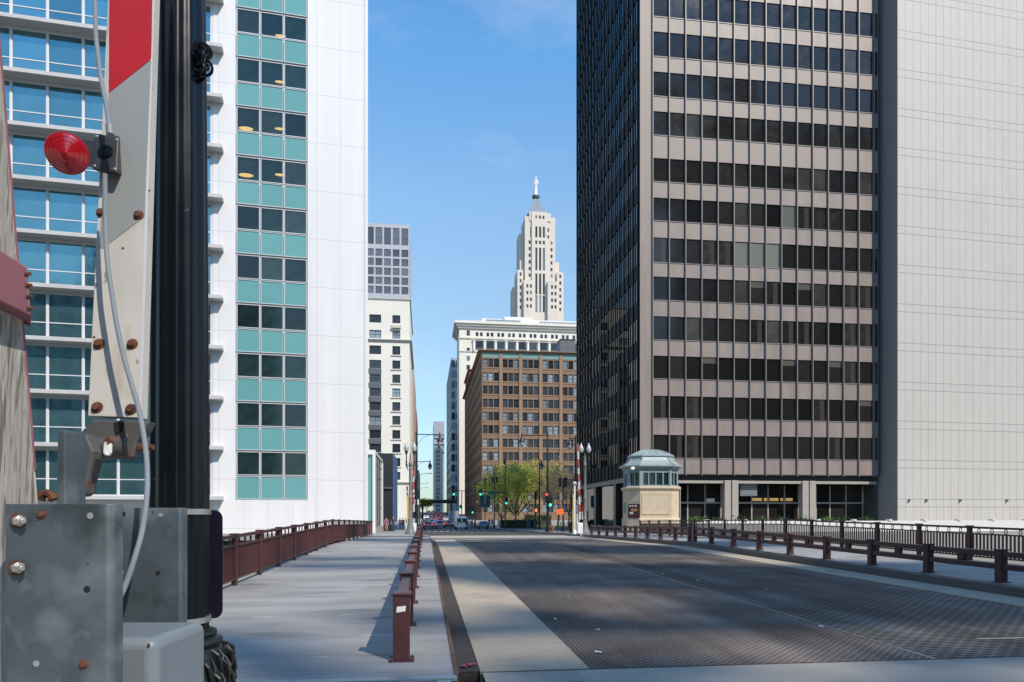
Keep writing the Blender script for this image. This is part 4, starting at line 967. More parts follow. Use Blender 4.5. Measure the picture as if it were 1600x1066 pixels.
# ================================================================== STREET FURNITURE
def foot(px, z): 
    c = P(px, 803.5, z); return Vector((c.x, c.y, gz(c.y)))
def twin_lamp(px, z, ytop, label, m='grey_paint'):
    b = foot(px, z); h = EYE + (803.5 - ytop) * z / F_PX - b.z
    t = thing('twin_globe_lamp', label, 'street lamp', b)
    MB().lathe([(.42, 0), (.42, .12), (.36, .2), (.30, .55), (.22, .9), (.17, 1.2), (.19, 1.3), (.14, 1.4), (.13, 3), (.16, 3.1), (.12, 3.2), (.10, h - 2.0), (.16, h - 1.9), (.09, h - 1.75), (.06, h - 1.2), (.02, h - .9)], n=16).build('pole', m, t)
    for s in (-1, 1):
        a = MB(); a.tube([(0, 0, h - 1.95), (s * .17, 0, h - 2.1), (s * .31, 0, h - 1.95), (s * .33, 0, h - 1.1)], .05, 6)
        a.tube([(0, 0, h - 2.4), (s * .2, 0, h - 2.45), (s * .29, 0, h - 2.1)], .035, 6); a.lathe([(.02, -.55), (.07, -.3), (.05, -.1), (.1, 0)], (s * .33, 0, h - 1.7), 8)
        a.build('arm', 'signal_black', t)
        g = MB(); g.lathe([(.05, h - 1.15), (.10, h - 1.0), (.15, h - .82)], (s * .33, 0, 0), 12); l = g.build('collar', 'signal_black', t)
        MB().lathe([(.15, h - .82), (.22, h - .62), (.21, h - .48), (.13, h - .28), (.05, h - .12), (.012, h + .0)], (s * .33, 0, 0), 14).build('globe', 'acorn_glass', t)
twin_lamp(641, 58.5, 690, 'grey twin globe street lamp at the far end of the left sidewalk')
twin_lamp(914, 58.5, 692, 'grey twin globe street lamp beside the right barrier arm near the dark tower')

def arm_lamp(px, z, ypole, dx, ylamp, label, m='signal_black', cobra=False):
    b = foot(px, z); h = EYE + (803.5 - ypole) * z / F_PX - b.z; w = dx * z / F_PX
    t = thing('arm_street_lamp', label, 'street lamp', b)
    MB().lathe([(.26, 0), (.26, .25), (.16, .5), (.13, 1.2), (.10, h * .6), (.075, h), (.02, h + .3)], n=12).build('pole', m, t)
    a = MB()
    if cobra: a.tube([(0, 0, h - .9), (w * .2, 0, h - .25), (w * .45, 0, h - .03), (w, 0, h)], .05, 6)
    else: a.tube([(-w * .06, 0, h - .12), (w, 0, h - .12)], .05, 6); a.tube([(0, 0, h - 1.5), (w * .25, 0, h - .5), (w * .6, 0, h - .15)], .022, 5)
    a.build('arm', m, t)
    if cobra: MB().lathe([(.05, -.1), (.2, -.05), (.2, .05), (.05, .1)], (w, 0, h), 10, scale=(1.8, 1)).build('lamp_head', 'grey_paint', t)
    else:
        l = MB(); l.lathe([(.04, .35), (.09, .1), (.12, -.2), (.34, -.55), (.36, -.7)], (w * .985, 0, h - .2), 12); o = l.build('lamp_shade', m, t)
        l = MB(); l.lathe([(.30, -.7), (.27, -.95), (.12, -1.15), (.02, -1.2)], (w * .985, 0, h - .2), 12); l.build('globe', 'acorn_glass', o)
arm_lamp(855.5, 75, 679, -41, 690, 'tall black street lamp with its arm to the left, in front of the park trees')
arm_lamp(899, 80, 684, -9, 700, 'black street lamp with a short arm against the edge of the dark tower')
arm_lamp(843, 108, 720, 3.5, 722, 'slim black street lamp with a hooked lamp in front of the bare trees')
arm_lamp(650.5, 75, 677, 37, 690, 'dark street lamp arm reaching highest over the street on the left')
arm_lamp(650, 108, 720, 22, 730, 'dark street lamp with a bell lamp second highest over the street on the left')
arm_lamp(652.5, 150, 740, 20, 745, 'thin curved street light third highest on the left side of the street', 'grey_paint', True)
arm_lamp(654.5, 195, 755, 14, 757, 'thin curved street light low on the left side of the street', 'grey_paint', True)
arm_lamp(656, 240, 762, 11, 763, 'farthest thin curved street light on the left side of the street', 'grey_paint', True)

def signal_head(mb_parent, loc, lit, facing=-1, three=True):
    o = MB(); o.box(-.19, .19, -.05, .16, -.55, .55)
    for k in range(3): o.lathe([(.15, -.0), (.15, .01)], (0, 0, 0), 4)
    h = o.build('signal_head', 'signal_black', mb_parent, loc=loc, smooth=0)
    for k, m in ((.36, 'sig_red'), (0, 'yellow_paint'), (-.36, 'sig_green')):
        on = (lit == 'red' and k > .3) or (lit == 'green' and k < -.3) 
        l = MB(); l.cyl((0, -.055, k), (0, -.075, k), .155 if on else .12, n=14); l.build('lens', m if on else 'glass_dark', h)
        v = MB(); v.loft([[(.15 * math.cos(a), -.055, k + .15 * math.sin(a)) for a in [R(-20 + 220 * q / 8) for q in range(9)]], [(.15 * math.cos(a), -.24, k + .15 * math.sin(a)) for a in [R(-20 + 220 * q / 8) for q in range(9)]]], cap=False, close=False); v.build('visor', 'signal_black', h, smooth=0)
    return h
def signal_pole(px, z, ytop, heads, label, lit='green', mast=None, cap=True, foot_r=.2):
    b = foot(px, z); h = EYE + (803.5 - ytop) * z / F_PX - b.z
    t = thing('traffic_signal', label, 'traffic signal', b)
    MB().lathe([(foot_r, 0), (foot_r, .3), (.11, .6), (.09, h), (.05, h + .05)], n=10).build('pole', 'signal_black', t)
    for (dx, y, l) in heads: signal_head(t, (dx, -.2, EYE + (803.5 - y) * z / F_PX - b.z), l)
    return t, b, h
t, b, h = signal_pole(789.3, 115, 714, [(.15, 783, 'green')], 'black signal pole with a long mast arm, two green lights and a street sign')
zm_ = EYE + (803.5 - 768) * 115 / F_PX - b.z
MB().tube([(0, 0, zm_ - .2), (-4, 0, zm_), (-8.8, 0, zm_ + .1)], [.09, .07, .05], 8).build('mast_arm', 'signal_black', t)
for px in (709.5, 750.5): signal_head(t, ((px - 789.3) * 115 / F_PX, -.1, zm_ - .15), 'green')
sg = MB(); sg.box(-2.95, -1.25, -.14, -.10, zm_ - .55, zm_ - .02); o = sg.build('street_sign', 'sign_green', t, smooth=0)
MB().lathe([(.04, 0), (.22, -.1), (.24, -.5), (.1, -.75)], (-.1, 0, h - .5), 10).build('lamp_head', 'signal_black', t)
signal_pole(772.5, 116, 730, [(-.35, 750, None), (.4, 750, None)], 'black signal pole topped by a cluster of dark heads in front of the green tree')
t, b, h = signal_pole(856.5, 74.7, 755, [(-.22, 778, 'red'), (.18, 784, 'green')], 'pair of black traffic lights low on the tall lamp pole, one red and one green')
signal_pole(836.5, 100, 768, [(0, 774, None)], 'black pedestrian signal showing an orange hand in front of the park')
o = thing('pedestrian_signal', 'small black crossing signal lit orange under the dark signal by the park', 'crossing signal', foot(837.5, 98.5))
zc_ = EYE + (803.5 - 797.5) * 98.5 / F_PX - foot(837.5, 98.5).z
MB().box(-.24, .24, -.1, .1, zc_ - .28, zc_ + .28).build('housing', 'signal_black', o, smooth=0); MB().box(-.15, .15, -.125, -.105, zc_ - .2, zc_ + .2).build('lit_hand_panel', 'sig_hand', o, smooth=0)
MB().cyl((0, .05, 0), (0, .05, zc_ - .28), .05).build('post', 'signal_black', o)
signal_pole(880, 77, 748, [(-.42, 754, None), (.25, 754, None)], 'two unlit black signal heads side by side right of the park')
signal_pole(892.5, 79, 772, [(0, 784, None)], 'single unlit black signal head near the yellow barrier post')
signal_pole(721.5, 150, 768, [(-.3, 793, 'green')], 'grey distant signal pole with a green light behind the white van', foot_r=.15)
signal_pole(742, 140, 755, [(-.5, 798, 'green')], 'distant signal pole with a low green light right of the white van', foot_r=.15)
signal_pole(596, 88, 790, [(.4, 800, 'red')], 'low traffic signal showing red in front of the dark mural building', foot_r=.15)

def barrier(px, z, ytop, ybot, lean, label, yellow=True):
    b = foot(px, z); h0 = EYE + (803.5 - ybot) * z / F_PX - b.z; h1 = EYE + (803.5 - ytop) * z / F_PX - b.z
    t = thing('raised_barrier_arm', label, 'barrier arm', b)
    mb = MB(); mb.box(-.22, .22, -.2, .3, 0, .95); mb.box(-.30, -.22, -.12, .12, 0, 1.7); mb.build('cabinet', 'white_paint', t, bevel=.04, smooth=0)
    L = h1 - h0; n = max(6, int(L / .62)); w = .075
    a = MB(); top = lean * L
    for k in range(n):
        f0, f1 = k / n, (k + 1) / n
        a.hexa([(top * f0 - w, -.05, h0 + L * f0), (top * f0 + w, -.05, h0 + L * f0), (top * f0 + w, .02, h0 + L * f0), (top * f0 - w, .02, h0 + L * f0),
                (top * f1 - w, -.05, h0 + L * f1), (top * f1 + w, -.05, h0 + L * f1), (top * f1 + w, .02, h0 + L * f1), (top * f1 - w, .02, h0 + L * f1)], k % 2)
    a.build('striped_arm', ['granite', 'red_stripe'], t, smooth=0)
    if yellow: MB().box(-.62, -.42, -.08, .08, 0, 3.4).build('post', 'yellow_paint', t, smooth=0)
    for f in (.35, .7): MB().cyl((top * f, -.06, h0 + L * f), (top * f, -.12, h0 + L * f), .09, n=10).build('warning_lamp', 'red_lens', t)
barrier(906, 58.2, 694, 812, -.026, 'raised red and white barrier arm beside the twin lamp on the right')
barrier(909.5, 59.0, 738, 812, -.06, 'shorter raised red and white barrier arm leaning left next to the right twin lamp', False)
barrier(646.8, 60.5, 718, 800, -.01, 'raised red and white barrier arm just right of the left twin lamp')
barrier(637.5, 61.5, 760, 800, -.03, 'short red and white barrier arm left of the left twin lamp', False)
b = foot(897.8, 57.5); t = thing('ball_top_post', 'white post with a round ball lamp left of the right barrier arm', 'post', b)
h = EYE + (803.5 - 758) * 57.5 / F_PX - b.z
MB().cyl((0, 0, 0), (0, 0, h), .075, n=10).build('post', 'white_paint', t); MB().ball((0, 0, h + .12), .19).build('ball', 'acorn_glass', t)
MB().lathe([(.16, 0), (.16, .25), (.09, .35)], n=10).build('base', 'white_paint', t)
b = foot(875, 76); t = thing('road_work_sign', 'orange rectangular road work sign on a thin post by the park', 'sign', b); h = EYE + (803.5 - 800) * 76 / F_PX - b.z
MB().box(-.40, .40, -.04, .0, h - .3, h + .33).build('sign_panel', 'sign_orange', t, smooth=0); MB().cyl((0, .03, 0), (0, .03, h + 1.6), .035).build('post', 'grey_paint', t)
b = foot(863.5, 72); t = thing('fire_hydrant', 'small red fire hydrant at the kerb right of the tall lamp', 'hydrant', b)
MB().lathe([(.17, 0), (.17, .06), (.12, .1), (.12, .55), (.16, .58), (.16, .62), (.12, .7), (.04, .78)], n=12).build('body', 'red_stripe', t)
for s in (-1, 1): MB().cyl((s * .1, 0, .45), (s * .2, 0, .45), .06, n=8).build('nozzle', 'red_stripe', t)
rack0 = None
b = foot(885, 66); t = thing('bike_rack', 'group of black hoop bike racks on the corner pavement', 'bike rack', b)
for k in range(6):
    x = (k - 2.5) * .33; MB().tube([(x, 0, 0), (x, 0, .75), (x + .02, .1, .92), (x, .3, 1.0), (x, .5, .92), (x, .6, .75), (x, .6, 0)], .03, 6).build('hoop', 'signal_black', t)
t = thing('litter_bin', 'dark round litter bin beside the bike racks', 'bin', foot(893.5, 64)); MB().lathe([(.26, 0), (.30, .85), (.33, .9), (.33, .95), (.2, 1.05)], n=14).build('body', 'signal_black', t)
# banners on the right kerb
for px, z, y0, y1 in ((753, 135, 773, 793), (763, 135, 773, 793)):
    b = foot(758, 135) if px == 753 else None
bb = foot(758, 135); t = thing('banner_pole', 'kerbside pole with two dark teal banners right of the street', 'banner pole', bb)
hz = lambda y: EYE + (803.5 - y) * 135 / F_PX - bb.z
MB().cyl((0, 0, 0), (0, 0, hz(745)), .08, n=8).build('pole', 'signal_black', t)
for s in (-1, 1): MB().box(min(s * .12, s * 1.0), max(s * .12, s * 1.0), -.02, .02, hz(793), hz(774)).build('banner', mat('banner_teal', (.03, .10, .12), .7, noise=(1.5, .4)), t, smooth=0)
bb = foot(655.5, 120); t = thing('banner_pole', 'kerbside pole with a green banner on the left of the street', 'banner pole', bb)
hz2 = lambda y: EYE + (803.5 - y) * 120 / F_PX - bb.z
MB().cyl((0, 0, 0), (0, 0, hz2(755)), .08, n=8).build('pole', 'signal_black', t); MB().box(-.9, -.1, -.02, .02, hz2(782), hz2(765)).build('banner', 'sign_green', t, smooth=0)
bb = foot(650.5, 92); t = thing('walk_sign', 'white square sign on a post at the left corner', 'sign', bb); h = EYE + (803.5 - 784) * 92 / F_PX - bb.z
MB().cyl((0, 0, 0), (0, 0, h), .05).build('post', 'grey_paint', t); MB().box(-.35, .35, -.08, -.05, h - .4, h + .3).build('sign_panel', 'sign_white', t, smooth=0)

# elevated railway crossing the street far away
yb = 455; c0 = P(650, 803.5, yb); zt = EYE + (803.5 - 781) * yb / F_PX
t = thing('elevated_railway', 'dark steel elevated railway crossing the far end of the street', 'railway bridge', (8, yb, 0))
mb = MB(); mb.box(-22, 30, -4, 4, zt - 2.4, zt - .8); mb.build('girder', 'black_panel', t, smooth=0)
mb = MB(); mb.box(-22, 30, -4.2, -4, zt - .8, zt - .1); mb.build('parapet', 'iron_grey', t, smooth=0)
for x in (-18, -9.5, 9.5, 18, 27): MB().box(x - .5, x + .5, -.6, .6, gz(yb) - .3, zt - 2.4).build('column', 'black_panel', t, smooth=0)

# ================================================================== TREES AND PLANTING
def limb(mb, p, d, L, r, lev, tips, spread=.55, seg=4):
    pts = [p]; rr = [r]; q = Vector(p); dd = Vector(d)
    for k in range(seg):
        dd = (dd + Vector((random.uniform(-.16, .16), random.uniform(-.16, .16), random.uniform(-.05, .13)))).normalized()
        q = q + dd * (L / seg); pts.append(q.copy()); rr.append(r * (1 - .55 * (k + 1) / seg))
    mb.tube(pts, rr, 5 if lev else 7)
    if lev <= 1: tips += [(x, lev) for x in pts[2:]]
    if lev == 0: return
    for k in range(3 if lev > 1 else 4):
        a = pts[random.randint(2, seg)]; ax = Vector((random.uniform(-1, 1), random.uniform(-1, 1), random.uniform(-.1, .75)))
        nd = (dd * (1 - spread) + ax.normalized() * spread * 1.15).normalized()
        limb(mb, a, nd, L * random.uniform(.55, .78), rr[-1] * .8, lev - 1, tips, spread, seg)
def tree(loc, h, leaf, nl, size, label, r0=.22, lev=3, bare=False, spread=.6, sprd=.7, nlimb=4, stem=.25, group=None, fill=False):
    t = thing('tree', label, 'tree', loc, random.uniform(0, 6), group)
    mb = MB(); tips = []
    mb.tube([(0, 0, -.2), (.03, 0, h * stem * .5), (0, .04, h * stem)], [r0 * 1.3, r0, r0 * .85], 9)
    for k in range(nlimb):
        a = k * 6.283 / nlimb + random.uniform(-.4, .4)
        limb(mb, Vector((0, 0, h * stem * random.uniform(.7, 1))), Vector((math.cos(a) * spread, math.sin(a) * spread, 1)).normalized(), h * .40 * random.uniform(.85, 1.1), r0 * .62, lev, tips)
    mb.build('trunk', 'bark', t, fix=False)
    lf = MB()
    for k in range(nl):
        p, lv_ = random.choice(tips)
        if k % 3 == 0 and fill:
            q = Vector((random.gauss(0, 1), random.gauss(0, 1), random.gauss(0, 1))).normalized() * random.random() ** .4
            p = Vector((q.x * h * .36, q.y * h * .36, h * .50 + q.z * h * .40))
            if math.sin(p.x * 1.3) + math.sin(p.y * 1.5 + 1) + math.sin(p.z * 1.4 + p.x) < -.1: continue
        p = p + Vector((random.gauss(0, sprd), random.gauss(0, sprd), random.gauss(0, sprd * .6)))
        if p.z < h * (.10 if fill else .16): continue
        n = Vector((random.uniform(-1, 1), random.uniform(-1, 1), random.uniform(-.3, 1))).normalized(); u = n.orthogonal().normalized(); v = n.cross(u); s = size * random.uniform(.5, 1.3)
        lf.face([p - u * s, p - v * s * .6, p + u * s, p + v * s * .6])
    if nl: lf.build('crown', leaf, t, smooth=0, fix=False)
    return t
random.seed(21)
tree(foot(806, 150), 16.0, 'leaf_spring', 22000, .15, 'wide young-leaved yellow green tree in front of the brown loft building', .26, 3, spread=.95, sprd=.8, nlimb=8, stem=.16, fill=True)
random.seed(5)
tree(foot(783, 160), 12, 'leaf_spring', 5500, .16, 'smaller yellow green tree left of the wide one', .18, 3, sprd=.7, nlimb=6, stem=.15, fill=True)
gb = 'bare trees in the park right of the green tree'
for i, (px, z, h, n, lb) in enumerate([(838, 150, 14, 900, 'budding bare tree right behind the wide green tree'), (857, 165, 14.5, 900, 'bare tree behind the tall black lamp pole'), (872, 140, 12, 600, 'slender bare tree left of the two unlit signals'), (889, 130, 11.5, 600, 'bare tree at the right end of the park by the dark tower'), (824, 185, 17, 1300, 'tall hazy budding tree behind the park, rising above the others')]):
    random.seed(50 + i); tree(foot(px, z), h, 'leaf_bud', n * 7, .10, lb, .14, 3, spread=.45, sprd=.55, nlimb=5, group=gb)
random.seed(9)
tree(foot(667, 420), 9, 'leaf_spring', 1200, .4, 'distant small green tree at the far end of the street', .2, 2, sprd=.9)
tree(foot(660, 300), 9, 'leaf_spring', 700, .3, 'small street tree far along the left pavement', .15, 2, sprd=.7)
def hedge(name, label, x0, x1, y0, y1, h, n, m='leaf_dark', cat='hedge'):
    t = thing(name, label, cat, ((x0 + x1) / 2, (y0 + y1) / 2, gz((y0 + y1) / 2)))
    lf = MB(); wx, wy = (x1 - x0) / 2, (y1 - y0) / 2
    for k in range(n):
        u, v = random.uniform(-1, 1), random.uniform(-1, 1)
        hh = h * (.75 + .3 * math.sin(u * 9 + v * 3) + random.uniform(-.1, .1))
        p = Vector((u * wx, v * wy, random.choice((hh, random.uniform(0, hh))))); nn = Vector((random.uniform(-1, 1), random.uniform(-1, 1), random.uniform(0, 1))).normalized(); a = nn.orthogonal().normalized(); b = nn.cross(a); s = random.uniform(.08, .22)
        lf.face([p - a * s, p - b * s, p + a * s, p + b * s])
    lf.build('foliage', m, t, smooth=0, fix=False)
    c = MB(); c.box(-wx * .92, wx * .92, -wy * .85, wy * .85, -.2, h * .55); c.build('stems', 'bark', t, smooth=0)
c1 = foot(783, 122); c2 = foot(842, 122); hedge('hedge', 'clipped dark green hedge along the park edge under the green tree', c1.x, c2.x, 121, 124, 1.3, 2600)
c1 = foot(850, 128); c2 = foot(900, 128); hedge('hedge', 'low green hedge at the back of the lawn by the dark tower', c1.x, c2.x, 150, 152.5, 2.2, 1800)
c1 = foot(840, 118); struct(strip('grass', c1.x, 45, [119.5, 131, 149], .09, 'grass', .1))
# plinth of pale planters and shrubs on the river terrace in front of the dark tower
tp = thing('terrace_parapet', 'white parapet along the river terrace in front of the shop windows', 'parapet wall', (18.8, RIV1 - .4, .1))
MB().box(5.0, 46, 0, .35, 0, .95).build('wall', 'white_paint', tp, bevel=.02, smooth=0)
for k in range(12): MB().box(5.2 + k * 3.4, 5.5 + k * 3.4, -.06, .41, .95, 1.1).build('pier', 'white_paint', tp, smooth=0)
for k in range(9):
    x = 25.5 + k * 2.15; t = thing('planter_shrub', 'grey green potted shrub on the river terrace', 'plant', (x, 61.5 + .3 * (k % 2), gz(61.5)), 0, 'potted shrubs on the river terrace')
    lf = MB()
    for q in range(260):
        p = Vector((random.gauss(0, .38), random.gauss(0, .38), 1.0 + abs(random.gauss(0, .22)))); nn = Vector((random.uniform(-1, 1), random.uniform(-1, 1), 1)).normalized(); a = nn.orthogonal().normalized(); b2 = nn.cross(a)
        lf.face([p - a * .1, p - b2 * .06, p + a * .1, p + b2 * .06])
    lf.build('foliage', mat('shrub_leaf', (.16, .22, .15), .7, noise=(3, .3)) if k == 0 else 'shrub', t, smooth=0, fix=False) if False else lf.build('foliage', 'leaf_dark' if k % 3 else 'grass', t, smooth=0, fix=False)
    MB().lathe([(.36, 0), (.5, .85), (.55, .9), (.55, 1.0), (.1, 1.0)], n=14).build('pot', 'white_paint', t)

# ================================================================== VEHICLES (seen from behind)
def car(loc, rot, colour, label, van=False, lights=True, taxi=False, suv=0.0):
    t = thing('van' if van else 'car', label, 'van' if van else 'car', loc, rot, 'cars driving away along the street')
    L, W = (5.6, 2.0) if van else (4.6, 1.82); H = 2.35 if van else 1.46 + suv
    # local: +y is the driving direction, camera sees the rear at y=0
    if van: prof = [(0, .45), (0, 1.0), (.06, 2.2), (.2, 2.32), (3.9, 2.35), (4.5, 1.45), (5.4, 1.2), (5.6, .9), (5.55, .4)]
    else: prof = [(.02, .42), (0, .75), (.08, .98 + suv * .3), (.55, 1.02 + suv * .4), (1.15 - suv, H - .05), (1.5, H), (2.6, H - .02), (3.35, 1.0 + suv * .4), (4.3, .86 + suv * .3), (4.55, .7), (4.58, .38)]
    m = paint('car_paint', colour) if isinstance(colour, tuple) else colour
    def sect(x, shrink):
        out = []
        for y, z in prof:
            up = max(0, (z - (.98 if not van else 1.2)) / 1.2); out.append((x * (1 - shrink * up), y, z))
        return out
    k = .45 if not van else .12
    mb = MB(); mb.loft([sect(-W / 2 * .93, k), sect(-W / 2, k), sect(W / 2, k), sect(W / 2 * .93, k)][1:3]); body = mb.build('body', m, t, bevel=.06, smooth=40)
    g = MB()
    if van:
        for s in (-1, 1): g.box(min(s * .12, s * .82), max(s * .12, s * .82), -.02, .05, 1.35, 1.95)
        g.box(-.85, .85, 4.15, 4.3, 1.5, 2.0)
    else:
        wy = lambda z: .55 + (1.15 - suv - .55) * (z - 1.02) / (H - 1.07)
        g.hexa([(-.62, .60, 1.06 + suv * .4), (.62, .60, 1.06 + suv * .4), (.62, .75, 1.06 + suv * .4), (-.62, .75, 1.06 + suv * .4), (-.52, 1.06 - suv, H - .10), (.52, 1.06 - suv, H - .10), (.52, 1.25, H - .10), (-.52, 1.25, H - .10)])
        for s in (-1, 1):
            g.hexa([(s * .83, 1.2, 1.03 + suv * .4), (s * .83, 3.1, 1.03 + suv * .4), (s * .76, 3.1, 1.03 + suv * .4), (s * .76, 1.2, 1.03 + suv * .4), (s * .755, 1.35, H - .12), (s * .755, 2.6, H - .12), (s * .7, 2.6, H - .12), (s * .7, 1.35, H - .12)])
        o = MB().hexa([(-.66, 3.2, 1.05), (.66, 3.2, 1.05), (.66, 3.0, 1.05), (-.66, 3.0, 1.05), (-.56, 2.7, H - .1), (.56, 2.7, H - .1), (.56, 2.6, H - .1), (-.56, 2.6, H - .1)])
    g.build('window', 'glass_city', t, smooth=0)
    for s in (-1, 1):
        for y in ((.95, L - .95)):
            w = MB(); w.cyl((s * (W / 2 - .2), y, .33), (s * (W / 2 + .01), y, .33), .33, n=16); w.build('wheel', 'tyre', t)
        q = MB(); q.box(min(s * .55, s * .84), max(s * .55, s * .84), -.035, .02, (.78 if not van else .95), (.94 if not van else 1.3)); q.build('tail_light', 'tail' if lights else 'red_stripe', t, smooth=0)
    b = MB(); b.box(-W / 2 + .05, W / 2 - .05, -.07, .1, .38, .6); b.build('bumper', 'iron_grey' if not van else 'white_paint', t, bevel=.03, smooth=0)
    MB().box(-.26, .26, -.085, -.07, .62 if not van else .5, .76 if not van else .62).build('number_plate', 'sign_white', t, smooth=0)
    if van: MB().box(-.28, .28, -.04, -.0, 1.15, 1.3).build('brake_light', 'red_stripe', t, smooth=0)
    if taxi: MB().box(-.3, .3, 1.7, 1.95, H, H + .16).build('roof_sign', 'sign_white', t, smooth=0)
    return t
def car_at(px, z, colour, label, **k):
    b = foot(px, z); b.z += ROAD; return car(b, R(random.uniform(-1, 1)), colour, label, **k)
car_at(669, 131, (.45, .015, .02), 'red saloon car at the front of the queue of traffic')
car_at(687.5, 134, (.16, .20, .24), 'blue grey car right of the red saloon', suv=.15)
car_at(721.5, 122, (.80, .80, .80), 'white van driving away up the middle of the street', van=True, lights=False)
car_at(756.5, 124, (.04, .14, .22), 'dark teal car waiting near the right kerb', lights=False)
car_at(664.5, 160, (.75, .42, .02), 'yellow taxi behind the red saloon', taxi=True, lights=False)
car_at(675, 162, (.78, .78, .78), 'white car behind the yellow taxi', lights=False, suv=.2)
car_at(702.5, 150, (.10, .10, .11), 'dark grey car left of the white van')
t = None
for i, (px, z, c, lb) in enumerate([(709, 165, (.62, .62, .64), None)]):
    b = foot(px, z); b.z += ROAD; t = thing('box_truck', 'pale grey box truck partly behind the white van', 'truck', b)
    MB().box(-1.15, 1.15, 0, 5.2, .8, 3.6).build('cargo_box', 'grey_bldg', t, bevel=.04, smooth=0); MB().box(-1.05, 1.05, 5.2, 7, .5, 2.6).build('cab', 'white_paint', t, bevel=.15, smooth=0); MB().box(-1.1, 1.1, .1, 6.8, .45, .8).build('chassis', 'iron_grey', t, smooth=0)
    for s in (-1, 1):
        for y in (1.2, 5.9): MB().cyl((s * .8, y, .42), (s * 1.1, y, .42), .42, n=14).build('wheel', 'tyre', t)
proto = {}
cl = [('black', (.012, .012, .014)), ('silver', (.38, .39, .40)), ('white', (.7, .7, .7)), ('dark blue', (.02, .04, .12)), ('dark red', (.22, .015, .02))]
spots_ = [(668, 195, 0), (677, 200, 4), (688, 190, 0), (697, 205, 1), (666, 225, 2), (673, 232, 3), (681, 228, 0), (690, 238, 0), (699, 245, 4), (665, 262, 1), (671, 275, 2), (678, 270, 0), (685, 285, 0), (692, 280, 1),
          (667, 310, 2), (673, 322, 0), (680, 318, 4), (687, 330, 0), (668, 355, 2), (675, 365, 1), (682, 360, 0), (670, 400, 2), (677, 405, 0)]
where = ['just past the white cars', 'in mid street', 'in the far queue', 'near the elevated railway']
random.seed(3)
for i, (px, z, k) in enumerate(spots_):
    n, c = cl[k]; b = foot(px, z); b.z += ROAD
    col = ['left', 'second from left', 'middle', 'right'][min(3, int((px - 664) / 9.5))]
    depth = where[0] if z < 215 else where[1] if z < 255 else where[2] if z < 340 else where[3]
    lb = f'{n} car {depth}, {col} lane'
    if k not in proto: proto[k] = car(b, 0, c, lb, suv=.1 * (k % 3)); 
    else: copy_tree(proto[k], b, R(random.uniform(-1.5, 1.5)), lb)

